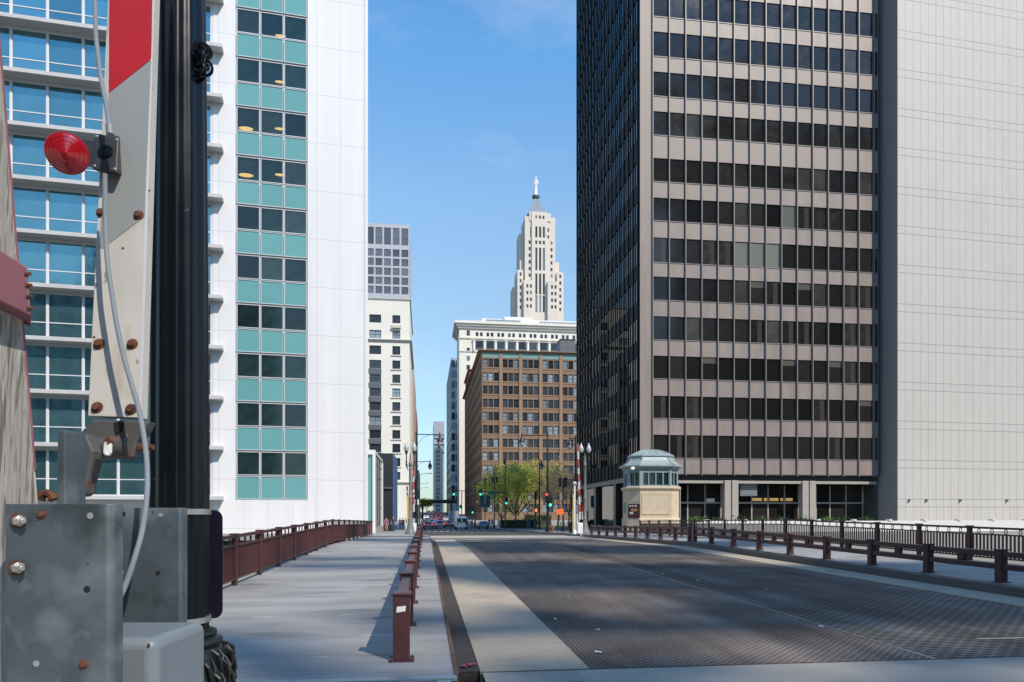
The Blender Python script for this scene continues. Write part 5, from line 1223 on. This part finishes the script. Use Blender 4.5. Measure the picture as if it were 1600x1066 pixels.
# ================================================================== PEOPLE
def person(px, z, h, shirt, legs, label, pose='walk', hair=(.05, .03, .02), bare_legs=False, face=0, sleeves=False, longhair=False, bag=None, dz=0):
    b = foot(px, z); b.z += dz
    t = thing('person', label, 'person', b, face)
    s = h / 1.72; st = .22 if pose == 'walk' else .04
    J = {'pel': (0, 0, .95), 'wst': (0, 0, 1.10), 'chs': (0, -.01, 1.30), 'nk': (0, 0, 1.45), 'hd': (0, -.015, 1.57), 'tp': (0, 0, 1.70), 'nose': (0, -.105, 1.585)}
    rad = {'pel': .155, 'wst': .125, 'chs': .155, 'nk': .055, 'hd': .085, 'tp': .075, 'nose': .02}
    E = [('pel', 'wst'), ('wst', 'chs'), ('chs', 'nk'), ('nk', 'hd'), ('hd', 'tp'), ('hd', 'nose')]
    for sd, f in ((-1, 1), (1, -1)):
        k = str(sd)
        J.update({'hp' + k: (sd * .09, 0, .88), 'kn' + k: (sd * .10, f * st * .45 - .02, .50), 'an' + k: (sd * .10, f * st + .02, .09), 'to' + k: (sd * .12, f * st - .13, .04),
                  'sh' + k: (sd * .19, 0, 1.40), 'el' + k: (sd * .25, -f * st * .4 + .02, 1.13), 'wr' + k: (sd * .25, -f * st * .75 - .06, .88), 'ha' + k: (sd * .245, -f * st * .85 - .09, .78), 'th' + k: (sd * .215, -f * st * .8 - .12, .84)})
        rad.update({'hp' + k: .10, 'kn' + k: .065, 'an' + k: .045, 'to' + k: .038, 'sh' + k: .065, 'el' + k: .045, 'wr' + k: .030, 'ha' + k: .034, 'th' + k: .013})
        E += [('pel', 'hp' + k), ('hp' + k, 'kn' + k), ('kn' + k, 'an' + k), ('an' + k, 'to' + k), ('chs', 'sh' + k), ('sh' + k, 'el' + k), ('el' + k, 'wr' + k), ('wr' + k, 'ha' + k), ('wr' + k, 'th' + k)]
    names = list(J); me = bpy.data.meshes.new('body'); me.from_pydata([tuple(c * s for c in J[n]) for n in names], [(names.index(a), names.index(c)) for a, c in E], [])
    o = bpy.data.objects.new('body', me); COL.objects.link(o)
    sk = o.modifiers.new('skin', 'SKIN'); sk.use_smooth_shade = True; o.modifiers.new('sub', 'SUBSURF').levels = 1
    for i, n in enumerate(names):
        v = me.skin_vertices[0].data[i]; r = rad[n] * s; v.radius = (r, r * (.72 if n in ('chs', 'pel', 'wst') else 1)); v.use_root = n == 'pel'
    dg = bpy.context.evaluated_depsgraph_get(); m2 = bpy.data.meshes.new_from_object(o.evaluated_get(dg)); bpy.data.objects.remove(o)
    m2.materials.clear()
    ms = [M['skin'], mat('shirt', shirt, .8, noise=(9, .15)), mat('trousers', legs, .8, noise=(7, .1)), mat('shoes', (.03, .03, .03), .6)]
    for x in ms: m2.materials.append(x)
    for p in m2.polygons:
        c = p.center / s; i = 0
        if c.z > 1.455: i = 0
        elif abs(c.x) > .205 and c.z < (1.16 if not sleeves else .86): i = 0
        elif c.z > .93: i = 1
        elif c.z > (.10 if not bare_legs else .66) and abs(c.x) < .205: i = 2
        elif c.z > .10: i = 0
        else: i = 3
        if abs(c.x) > .205 and sleeves and c.z > .86: i = 1
        p.material_index = i
    o = bpy.data.objects.new('body', m2); COL.objects.link(o); o.parent = t
    hm = mat('hair', hair, .7); hb = MB(); hb.ball((0, .018 * s, 1.625 * s), (.098 * s, .105 * s, .105 * s), 12, 8)
    hb.v = [v for v in hb.v]
    if longhair: hb.loft([[(-.09 * s, .03 * s, 1.62 * s), (.09 * s, .03 * s, 1.62 * s), (.08 * s, .11 * s, 1.62 * s), (-.08 * s, .11 * s, 1.62 * s)], [(-.08 * s, .07 * s, 1.36 * s), (.08 * s, .07 * s, 1.36 * s), (.07 * s, .12 * s, 1.36 * s), (-.07 * s, .12 * s, 1.36 * s)]])
    hb.build('hair', hm, t)
    for sd in (-1, 1): MB().ball((sd * .034 * s, -.082 * s, 1.605 * s), .011 * s, 6, 4).build('eye', 'hole', t)
    if bag: MB().box(.18 * s, .34 * s, -.05 * s, .15 * s, .78 * s, 1.1 * s).build('shoulder_bag', mat('bag', bag, .7), t, bevel=.03)
    return t
person(603.5, 77, 1.66, (.42, .16, .27), (.40, .15, .25), 'woman in a purple patterned dress walking toward the bridge on the left sidewalk', bare_legs=True, longhair=True, hair=(.12, .06, .03))
person(614.5, 78, 1.75, (.07, .07, .08), (.05, .09, .17), 'person in a dark top and blue jeans walking beside the woman in the dress', hair=(.25, .14, .06), longhair=True, bag=(.4, .36, .3))
person(625, 108, 1.76, (.02, .02, .025), (.02, .02, .025), 'person in black, leftmost of the three standing near the blue mural', 'stand', sleeves=True)
person(629.5, 110, 1.74, (.025, .025, .03), (.03, .035, .05), 'person in black, middle one of the three standing near the blue mural', sleeves=True, face=R(180))
person(634, 106, 1.78, (.02, .03, .05), (.06, .09, .14), 'person in a dark jacket and blue trousers, rightmost of the three near the mural', sleeves=True, face=R(160))
person(729.5, 119, 1.75, (.03, .03, .03), (.03, .03, .04), 'person in black crossing right of the white van', sleeves=True, face=R(90))
person(734, 117, 1.72, (.75, .73, .7), (.3, .28, .26), 'person in a white shirt crossing between the white van and the teal car', face=R(90))
person(737.5, 118, 1.78, (.02, .02, .022), (.02, .02, .025), 'taller person in black crossing just left of the teal car', sleeves=True, face=R(90))
person(742.5, 118.5, 1.76, (.03, .03, .04), (.015, .015, .02), 'person in dark clothes beside the teal car on its left', sleeves=True, face=R(90))
person(764.5, 116, 1.75, (.02, .08, .36), (.05, .06, .1), 'person in a bright blue jacket right of the teal car', sleeves=True, face=R(180))
person(769.5, 117, 1.7, (.04, .12, .3), (.05, .05, .07), 'person in a paler blue top behind the one in bright blue', face=R(180))
person(779.5, 114, 1.75, (.50, .50, .5), (.33, .25, .17), 'person in a pale grey shirt and tan trousers at the right corner', face=R(200), sleeves=True)
person(825.5, 96, 1.78, (.07, .07, .08), (.08, .16, .32), 'person in a dark jacket and blue jeans standing in front of the park hedge', 'stand', sleeves=True)
person(815, 118, 1.74, (.03, .04, .07), (.03, .03, .04), 'person in navy clothes at the hedge left of the person in blue jeans', 'stand', sleeves=True)

# ================================================================== FOREGROUND: lamp post, barrier gate, brackets
def rel(mb, t):
    o = Vector(t.location); mb.v = [tuple(Vector(p) - o) for p in mb.v]; return mb
def zpx(y, z): return EYE + (803.5 - y) * z / F_PX
# --- black fluted lamp post
lz = 2.7; c = P(279, 803.5, lz); lp_ = thing('lamp_post', 'black fluted cast iron lamp post with an ornate leafy base beside the barrier gate', 'lamp post', (c.x, c.y, 0))
zb0 = zpx(992, lz)
MB().lathe([(.111, zb0), (.113, zpx(800, lz)), (.106, zpx(300, lz)), (.099, zpx(0, lz)), (.07, 6.5), (.06, 6.55)], n=144, flute=.055, nf=12).build('shaft', 'black_paint', lp_, smooth=50)
MB().lathe([(.28, 0), (.28, .16), (.24, .22), (.20, .5), (.19, .8), (.196, zpx(1062, lz)), (.190, zpx(1040, lz)), (.172, zpx(1018, lz)), (.150, zpx(1010, lz)), (.160, zpx(1006, lz)), (.163, zpx(1002, lz)), (.155, zpx(997, lz)), (.135, zpx(994, lz)), (.142, zpx(990, lz)), (.138, zpx(986, lz)), (.118, zpx(983, lz))], n=48).build('base', 'lamp_green', lp_)
lf = MB()
for k in range(14):
    a = k * math.tau / 14
    for (r, y, s) in ((.196, 1030, 1.0), (.20, 1048, 1.2), (.202, 1068, 1.2)):
        aa = a + (.22 if y == 1048 else 0); u = Vector((math.cos(aa), math.sin(aa), 0)); v = Vector((-u.y, u.x, 0)); z = zpx(y, lz)
        lf.tube([u * (r - .02) + UP * (z + .05 * s) - v * .018, u * (r + .004) + UP * (z + .03 * s) - v * .008, u * (r + .007) + UP * z, u * (r + .002) + UP * (z - .03 * s) + v * .012], [.005, .009, .010, .004], 6)
        lf.tube([u * (r - .02) + UP * (z + .05 * s) + v * .02, u * (r + .002) + UP * (z + .02 * s) + v * .022, u * (r + .006) + UP * (z - .01)], [.004, .007, .003], 6)
lf.build('leaf_ornament', 'lamp_green', lp_)
for y in (800, 968): MB().lathe([(.114, zpx(y + 4, lz)), (.119, zpx(y + 4, lz)), (.119, zpx(y - 4.5, lz)), (.114, zpx(y - 4.5, lz))], n=40).build('steel_strap', 'zinc', lp_)
# sign panel seen from its back, strapped behind the shaft
sp = MB(); d0 = Vector(FWD) * .125; hw = .15; z0, z1 = zpx(966, lz + .13), zpx(797, lz + .13); rad_ = .035; pts = []
for cx, cz, a0 in ((hw - rad_, z1 - rad_, 0), (-hw + rad_, z1 - rad_, 90), (-hw + rad_, z0 + rad_, 180), (hw - rad_, z0 + rad_, 270)):
    for k in range(7): a = R(a0 + 15 * k); pts.append(d0 + RGT * (cx + rad_ * math.cos(a) - .030) + UP * (cz + rad_ * math.sin(a)))
sp.prism(pts, FWD * .004); sp.build('sign_panel', 'navy', lp_, smooth=0)
# tangle of black ties round the shaft
tg = MB(); cc = P(316, 92, lz - .05) - Vector(lp_.location)
random.seed(4)
for k in range(11):
    ax = Vector((random.uniform(-1, 1), random.uniform(-1, 1), random.uniform(-.3, .6))).normalized(); u = ax.orthogonal().normalized(); v = ax.cross(u); o_ = cc + RGT * random.uniform(-.02, .015) + UP * random.uniform(-.04, .045) + FWD * random.uniform(-.02, .02); r = random.uniform(.014, .03)
    tg.tube([o_ + (u * math.cos(s) + v * math.sin(s) * 1.3) * r for s in [math.tau * q / 12 for q in range(13)]], .0055, 6)
tg.build('cable_tie_tangle', 'black_paint', lp_)

# --- barrier gate with raised aluminium arm
c = P(170, 803.5, 1.9); bg_ = thing('barrier_gate', 'weathered raised barrier arm on a galvanised bracket with a round red warning lamp', 'barrier gate', (c.x, c.y, 0))
A, B, C_ = P(137, 650, 2.2), P(218, 651, 2.2), P(168, 0, 2.5)
bn = (B - A).cross(C_ - A).normalized()
if bn.dot(FWD) > 0: bn = -bn                        # towards the camera
def pb(px, py, out=0.0):
    d = ray(px, py); q = A + bn * out; t = (q - CAM).dot(bn) / d.dot(bn); return CAM + d * t
eL = lambda y: 137 + (650 - y) * 31 / 650; eR = lambda y: 218 + (650 - y) * 21 / 650
mb = MB(); th = FWD * .05 
mb.prism([pb(eL(650), 650), pb(eR(650), 653), pb(eR(-420), -420), pb(eL(-420), -420)], th)
arm = rel(mb, bg_).build('arm_board', 'arm_board', bg_, bevel=.003, smooth=0)
mb = MB()
side = lambda y, o: pb(eR(y), y, o)
mb.hexa([side(653, .002) - RGT * .004, side(653, .002) + RGT * .006, side(653, -.052) + RGT * .006, side(653, -.052) - RGT * .004,
         side(-420, .002) - RGT * .004, side(-420, .002) + RGT * .006, side(-420, -.052) + RGT * .006, side(-420, -.052) - RGT * .004])
rel(mb, bg_).build('edge_strip', 'arm_edge', arm, smooth=0)
def sheet(name, poly, m, out=.002):
    mb = MB(); mb.prism([pb(x, y, out) for x, y in poly], -bn * .0018); return rel(mb, bg_).build(name, m, arm, smooth=0)
sheet('red_sheet', [(170, 145), (236.5, 92), (239, -60), (171, -60)], 'sheet_red')
sheet('silver_sheet', [(155, 386), (160, 388), (214, 347), (226, 338), (236, 93.5), (170, 146.5)], 'sheet_silver')
sheet('silver_sheet', [(172, -62), (239, -62), (244, -200), (180, -140)], 'sheet_silver')
def bolt(p, r, n_, par, t, m='rust', hexa=6, ht=.5, name='bolt'):
    mb = MB(); mb.cyl(p - n_ * .001, p + n_ * r * .18, r, r, 18); mb.cyl(p + n_ * r * .18, p + n_ * r * ht, r * .72, r * .62, hexa)
    return rel(mb, t).build(name, m, par, bevel=.0012)
for x, y, r in ((158, 333, .017), (217, 337, .018), (155, 538, .019), (207, 538, .0185), (152, 637, .019), (205, 640, .019)):
    bolt(pb(x, y), r, bn, arm, bg_, 'rust', 8, .75)
for x, y in ((147, 527), (192, 388), (161, 152), (233, 298)): bolt(pb(x, y), .0045, bn, arm, bg_, 'rust', 8, .5, 'rivet')
# faded stencil smudge
# junction box and red lamp
jb = MB(); q = [pb(151, 212, .0), pb(187, 212, .0), pb(191, 275, .0), pb(150, 268, .0)]
jf = [pb(148, 209, .055), pb(186, 214, .055), pb(183, 270, .055), pb(143, 264, .055)]
jb.loft([q, jf]); junc = rel(jb, bg_).build('junction_box', 'junction', bg_, bevel=.006, smooth=0)
for x, y in ((151, 213), (182, 218), (179, 264), (147, 259)): bolt(pb(x, y, .055), .0055, bn, junc, bg_, 'zinc', 8, .4, 'screw')
kn = MB(); p0 = pb(165, 238, .055); kn.cyl(p0, p0 + bn * .004, .026, .026, 24); kn.cyl(p0 + bn * .004, p0 + bn * .007, .021, .020, 24); rel(kn, bg_).build('cover_disc', 'black_paint', junc)
brk = MB()
for y in (222, 250): 
    a, b = pb(124, y, .03), pb(152, y + 2, .03); brk.box(0, 0, 0, 0, 0, 0) if False else brk.cyl(a, b, .008, n=8)
brk.hexa([pb(124, 258, .02), pb(150, 262, .02), pb(150, 262, .04), pb(124, 258, .04), pb(124, 218, .02), pb(150, 222, .02), pb(150, 222, .04), pb(124, 218, .04)])
rel(brk, bg_).build('lamp_bracket', 'junction', bg_, smooth=0)
lc = P(105, 240, 2.26); ld = ((CAM - lc).normalized() + RGT * -.10 + UP * .05).normalized()
lm = MB(); a = ld.orthogonal().normalized(); b = ld.cross(a)
def lring(r, h, n=40): return [lc + ld * h + a * (r * math.cos(math.tau * k / n)) + b * (r * math.sin(math.tau * k / n)) for k in range(n)]
lm.loft([lring(.052, -.035), lring(.061, -.03), lring(.063, -.002), lring(.061, .004)]); rel(lm, bg_).build('lamp_housing', 'red_lens', bg_)
lm = MB(); lm.loft([lring(.061, .004), lring(.059, .009), lring(.042, .018), lring(.022, .027), lring(.003, .034), lring(.0005, .0345)]); ll_ = rel(lm, bg_).build('lamp_lens', 'red_lens', bg_)
lm = MB(); lm.tube([lc + ld * .004 + a * (.0615 * math.cos(q)) + b * (.0615 * math.sin(q)) for q in [math.tau * k / 40 for k in range(41)]], .0028, 6)
for r_, h_ in ((.050, .0145), (.038, .0205), (.026, .0255)): lm.tube([lc + ld * h_ + a * (r_ * math.cos(q)) + b * (r_ * math.sin(q)) for q in [math.tau * k / 40 for k in range(41)]], .0009, 5)
rel(lm, bg_).build('lens_rim', 'red_lens', ll_)
# grey cable
cb = [(146, -70, 2.38), (148, -10, 2.36), (150, 60, 2.33), (157, 120, 2.3), (166, 165, 2.27), (172, 205, 2.235)]
mb = MB(); mb.tube([P(x, y, z) for x, y, z in cb], .0075, 10); mb.cyl(P(171, 196, 2.24), P(172.5, 211, 2.235), .0125, n=12); rel(mb, bg_).build('cable', 'cable', bg_)
cb = [(164, 272, 2.21), (164, 300, 2.21), (165, 360, 2.2), (168, 410, 2.18), (175, 460, 2.16), (183, 510, 2.14), (194, 560, 2.12), (207, 605, 2.09), (218, 645, 2.06), (226, 690, 2.03), (230, 735, 2.0), (229, 780, 1.96), (222, 830, 1.93), (211, 870, 1.9), (196, 915, 1.88), (180, 948, 1.86), (172, 975, 1.85)]
def smooth_pts(pts, n=4):
    pts = [Vector(p) for p in pts]; out = []
    for i in range(len(pts) - 1):
        p0, p1, p2, p3 = pts[max(i - 1, 0)], pts[i], pts[i + 1], pts[min(i + 2, len(pts) - 1)]
        for k in range(n):
            t = k / n; out.append(.5 * ((2 * p1) + (p2 - p0) * t + (2 * p0 - 5 * p1 + 4 * p2 - p3) * t * t + (3 * p1 - p0 - 3 * p2 + p3) * t ** 3))
    return out + [pts[-1]]
mb = MB(); mb.tube(smooth_pts([P(*q) for q in cb]), .0075, 10); rel(mb, bg_).build('cable', 'cable', bg_)
# cast pivot below the board
pv = MB()
pv.prism([P(145, 656, 2.2), P(232, 658, 2.2), P(226, 672, 2.2), P(214, 690, 2.2), P(206, 716, 2.2), P(145, 704, 2.2), P(128, 700, 2.2), P(119, 690, 2.2), P(128, 672, 2.2)], FWD * .05)
pvo = rel(pv, bg_).build('pivot_casting', 'cast_metal', bg_, bevel=.006, smooth=0)
pv = MB(); pv.cyl(P(134, 700, 2.23), P(203, 697, 2.23), .040, .042, 28); pv.cyl(P(203, 697, 2.23), P(208, 697, 2.23), .046, .046, 28); rel(pv, bg_).build('pivot_barrel', 'cast_metal', pvo, bevel=.003)
pv = MB(); pv.prism([P(117, 684, 2.12), P(133, 676, 2.12), P(146, 705, 2.12), P(138, 740, 2.12), P(133, 772, 2.12), P(124, 777, 2.12), P(115, 768, 2.12), P(114, 710, 2.12)], FWD * .05); rel(pv, bg_).build('pivot_lug', 'cast_metal', pvo, bevel=.006, smooth=0)
pv = MB(); pv.prism([P(146, 716, 2.14), P(152, 718, 2.14), P(139, 766, 2.14), P(131, 762, 2.14)], FWD * .03); rel(pv, bg_).build('lug_slot', 'black_panel', pvo, smooth=0)
pv = MB(); pv.cyl(P(206, 698, 2.22), P(222, 699, 2.22), .014, n=6); pv.cyl(P(214, 700, 2.22), P(240, 699, 2.22), .009, n=10); rel(pv, bg_).build('pivot_bolt', 'rust', pvo)
pv = MB(); p0, p1 = P(171, 690, 2.175), P(170, 710, 2.175); pv.cyl(p0, p0 - FWD * .012, .014, .012, 16); rel(pv, bg_).build('grease_cap', 'rust', pvo)
pv = MB(); pv.prism([p0 - RGT * .011, p0 + RGT * .011, p1 + RGT * .012 + UP * .004, p1 + RGT * .006 - UP * .006, p1 - RGT * .006 - UP * .006, p1 - RGT * .012 + UP * .004], -FWD * .012); pv.cyl(p1 - FWD * .012, p1 - FWD * .017, .005, n=10); rel(pv, bg_).build('retaining_tab', 'white_paint', pvo, bevel=.003, smooth=0)
pv = MB(); p0 = P(186, 668, 2.197); pv.prism([P(178, 660, 2.197), P(193, 660, 2.197), P(191, 674, 2.197), P(181, 678, 2.197)], -FWD * .002); rel(pv, bg_).build('lug_slot', 'hole', pvo, smooth=0)
# galvanised upright bar behind the brackets
gb = MB(); gb.hexa([P(87, 800, 1.98), P(101, 800, 1.98), P(101, 800, 1.98) + FWD * .10, P(87, 800, 1.98) + FWD * .10, P(90, 672, 1.98), P(101, 672, 1.98), P(101, 672, 1.98) + FWD * .10, P(90, 672, 1.98) + FWD * .10])
rel(gb, bg_).build('upright_bar', 'galv', bg_, bevel=.003, smooth=0)
# front galvanised channel: folded plate
def folded(name, prof, ztop_px, zbot, m, th_=.008, z=1.5):
    """prof: plan polyline (right, forward) in metres from the pixel column 0 at depth z"""
    n = len(prof); inner = []
    for i, p in enumerate(prof):
        a = Vector(prof[max(i - 1, 0)]); b = Vector(prof[min(i + 1, n - 1)]); d = (b - a).normalized(); nn = Vector((-d.y, d.x)); inner.append(Vector(p) + nn * th_)
    loop = [Vector(p) for p in prof] + inner[::-1]
    o = CAM + FWD * z; zt_ = zpx(ztop_px, z)
    mk = lambda v, h: Vector((o.x, o.y, 0)) + RGT * v.x + FWD * v.y + UP * h
    mb = MB(); mb.loft([[mk(v, zbot) for v in loop], [mk(v, zt_) for v in loop]])
    return rel(mb, bg_).build(name, m, bg_, bevel=.0015, smooth=40)
xr = lambda px, z: (px - 800) / F_PX * z
bend = [(xr(163, 1.5) + .016 * math.sin(R(a)), .016 - .016 * math.cos(R(a))) for a in range(0, 91, 15)]
bendl = [(xr(14, 1.5) - .016 * math.sin(R(a)), .016 - .016 * math.cos(R(a))) for a in range(90, -1, -15)]
ch = folded('channel_bracket', [(xr(14, 1.5) - .016, .10)] + bendl + bend + [(xr(163, 1.5) + .016, .045)], 787.5, 0.0, 'galv')
def gbolt(px, py, z, kind):
    p = P(px, py, z)
    if kind == 'stud':
        mb = MB(); mb.cyl(p, p - FWD * .004, .017, n=18); o = rel(mb, bg_).build('washer', 'rust', ch)
        mb = MB(); d = (-FWD * .6 + RGT * .8).normalized(); mb.cyl(p, p + d * .014, .013, n=6); mb.cyl(p + d * .014, p + d * .021, .010, n=6); mb.cyl(p + d * .021, p + d * .034, .006, n=10)
        rel(mb, bg_).build('stud_bolt', 'zinc', o, bevel=.001)
    elif kind == 'rust': bolt(p, .0105, -FWD, ch, bg_, 'rust', 10, .6)
    else:
        mb = MB(); mb.cyl(p - FWD * .0003, p - FWD * .0008, .0072, n=16); rel(mb, bg_).build('bolt_hole', 'hole' if kind == 'hole' else 'galv_light', ch)
for a in ((28, 814, 1.4995, 'stud'), (26, 887, 1.4995, 'stud'), (65, 804, 1.4995, 'rust'), (131, 1038, 1.4995, 'rust'), (141, 806, 1.4995, 'plug'), (136, 921, 1.4995, 'hole'), (57, 1037, 1.4995, 'plug')): gbolt(*a)
bend2 = [(xr(279, 2.10) + .008 * math.sin(R(a)), .008 - .008 * math.cos(R(a))) for a in range(0, 91, 30)]
rp = folded('rear_plate', [(xr(60, 2.10), -.0)] + [(xr(279, 2.10), 0)] + bend2 + [(xr(279, 2.10) + .008, .04)], 793.5, 0.0, 'galv', .006, 2.10)
for px, py, k in ((193, 803, 'hole'), (251, 805, 'plug'), (190, 894, 'plug'), (247, 895, 'hole')):
    p = P(px, py, 2.099); mb = MB(); mb.cyl(p, p - FWD * .0012, .0068, n=16); rel(mb, bg_).build('bolt_hole', 'hole' if k == 'hole' else 'galv_light', rp)
tp_ = MB(); tp_.tube([P(63, 781, 1.8), P(66, 774, 1.8), P(73, 771, 1.8), P(80, 774, 1.8), P(84, 781, 1.8)], .012, 8); rel(tp_, bg_).build('rusty_hook', 'rust', rp)
# --- grey equipment box
o = CAM + FWD * 1.76 + RGT * -.92; ztop = EYE - .322
eb = thing('equipment_box', 'grey painted steel equipment box with rounded edges at the foot of the barrier gate', 'equipment box', (o.x, o.y, 0))
mb = MB(); q = [o - RGT * .46, o, o + FWD * .30, o - RGT * .46 + FWD * .30]
mb.hexa([Vector((p.x, p.y, .0)) for p in q] + [Vector((p.x, p.y, ztop)) for p in q]); bx = rel(mb, eb).build('cabinet', 'box_paint', eb, bevel=.028, smooth=30, seg=5)
mb = MB(); mb.cyl(P(232, 1008, 1.757), P(232, 1008, 1.757) + FWD * .003, .004, n=8); rel(mb, eb).build('rust_rivet', 'rust', bx)
# --- weathered wooden barrier post on the far left
c = P(5, 803.5, 1.62); wp_ = thing('wooden_barrier_post', 'weathered grey wooden barrier post with a mauve steel clamp at the left edge', 'wooden post', (c.x, c.y, 0))
eW = lambda y: 59 + (y - 785) * .083
we = ray(54, 600); we.z = 0; we.normalize()
mb = MB(); mb.prism([P(eW(1200), 1200, 1.6), P(-190, 1200, 1.6), P(-230, -300, 1.74), P(eW(-300), -300, 1.74)], we * .11)
wd = rel(mb, wp_).build('timber', 'wood_old', wp_, bevel=.004, smooth=0)
mb = MB(); a_, b_ = P(eW(735), 735, 1.64), P(eW(-300), -300, 1.74)
mb.hexa([a_ - RGT * .002, a_ + RGT * .003, a_ + RGT * .004 + we * .09, a_ + we * .09, b_ - RGT * .002, b_ + RGT * .003, b_ + RGT * .004 + we * .09, b_ + we * .09])
rel(mb, wp_).build('painted_edge', 'red_old', wd, smooth=0)
mb = MB(); mb.prism([P(-60, 352, 1.58), P(43, 417, 1.60), P(48.5, 494, 1.60), P(-60, 442, 1.58)], we * .12); cl_ = rel(mb, wp_).build('steel_clamp', 'mauve', wp_, bevel=.004, smooth=0)
for y in (428, 446, 463, 482): 
    p = P(43 + (y - 417) * .07, y, 1.599); mb = MB(); mb.cyl(p - RGT * .006, p + RGT * .006, .0045, n=8); rel(mb, wp_).build('rivet', 'rust', cl_)

# ================================================================== small litter on the deck
random.seed(12)
for k, (px, py, s) in enumerate([(935, 1020, .07), (868, 968, .05), (1090, 908, .05), (1198, 921, .06), (1035, 897, .05), (888, 932, .04), (1283, 980, .05), (934, 985, .05)]):
    r_ = ray(px, py); t_ = 0
    for _ in range(8):
        q = CAM + r_ * max(t_, .1); tgt = gz(q.y) + ROAD + .004 if q.y > 0 else ROAD; t_ = (tgt - EYE) / r_.z
    q = CAM + r_ * t_
    mb = MB(); n = 7; pts = [Vector((s * random.uniform(.5, 1) * math.cos(math.tau * i / n), s * random.uniform(.5, 1) * math.sin(math.tau * i / n), random.uniform(.004, .02))) for i in range(n)]
    mb.prism(pts, (0, 0, .002)); o = mb.build('paper_scrap', 'white_paint', smooth=0); o.location = q
    tag(o, 'small pale scrap of paper lying on the dark steel grating', 'litter', 'paper scraps on the bridge deck')
mb = MB(); random.seed(3)
for k in range(3):
    pts = [Vector((.05 * k + .05 * math.cos(math.tau * i / 6), .06 * math.sin(math.tau * i / 6) + .03 * k, random.uniform(.01, .04))) for i in range(6)]; mb.prism(pts, (0, 0, .004))
o = mb.build('crumpled_wrapper', mat('wrapper', (.30, .06, .09), .5), smooth=0); o.location = (.47, 8.15, ROAD + .02); tag(o, 'crumpled red wrapper lying in the dark gutter by the left kerb', 'litter')

# ================================================================== the west bank behind the camera: blocks that show in the glass, and an added shade screen
random.seed(77); GAP = .02
def rear_block(name, label, x0, x1, y0, y1, h, wallm, cw=3.6, ch=3.9):
    t = thing(name, label, 'building', ((x0 + x1) / 2, y1, 0)); w = x1 - x0
    mb = MB(); mb.box(-w / 2, w / 2, y0 - y1, -.3, -.2, h); mb.build('core', 'glass_city', t, smooth=0)
    mb = MB(); n = int(w / cw); m_ = int(h / ch)
    for k in range(n + 1): x = -w / 2 + w * k / n; mb.box(x - .5, x + .5, -.3, .1, 0, h)
    for k in range(m_ + 1): z = h * k / m_; mb.box(-w / 2, w / 2, -.3, .05, max(0, z - .7), z + .3)
    mb.build('facade_grid', wallm, t, smooth=0); return t
rear_block('rear_office_block', 'stone office block on the near bank, left of the street behind the viewer', -95, -14, -70, -32, 46, 'limestone')
rear_block('rear_office_block', 'tall slab on the near bank far to the left behind the viewer', -190, -110, -80, -40, 70, 'grey_bldg')
dm = thing('rear_dome', 'round dome on the stone office block behind the viewer', 'dome', (-40, -45, 46)); MB().lathe([(13, 0), (13, 6), (12.5, 7), (11.5, 11), (9, 15), (5, 18), (1.5, 19.5), (1.2, 22), (.1, 24)], n=24).build('drum', 'copper', dm)
# invented screen out of view, its openings shaped to dapple the deck
t = thing('rear_shade_screen', 'added perforated screen behind the viewer that throws dappled shade on the bridge deck', 'building', (84, -90, 0))
from mathutils import noise as mnoise
cells = MB(); cw = 1.6; random.seed(31)
for i in range(42):
    for k in range(101):
        x = 50 + cw * (i + .5); z = cw * (k + .5)
        Y = z / 1.1514 - 90; X = x - .6494 * (Y + 90)
        if Y > 47 or X < -8 or X > 22: op = 0 if z < 105 else .0
        else:
            v = mnoise.noise(Vector((X * .10 + Y * .05 + 3.1, Y * .15 - X * .03, 1.7))) + .35 * mnoise.noise(Vector((X * .2, Y * .42, 5.2)))
            op = (.80 + 1.2 * v) if X < .5 else (.62 + 2.2 * v) if X < 2.2 else (.5 + 6 * v); op = .12 + v if (Y < 8 and X > .5) else op
        if Y < 5.8 and X < 2: op = 1
        if Y < 3.0: op = .9 if z > 60 else 0
        if random.random() < op: continue
        cells.box(x - cw / 2 - 84, x + cw / 2 - 84, -.5, 0, z - cw / 2, z + cw / 2)
cells.build('wall', 'brown_trim', t, smooth=0, fix=False)
rear_block('rear_office_block', 'broad office block on the near bank far to the right behind the viewer', 83, 150, -82, -50, 118, 'iron_grey')
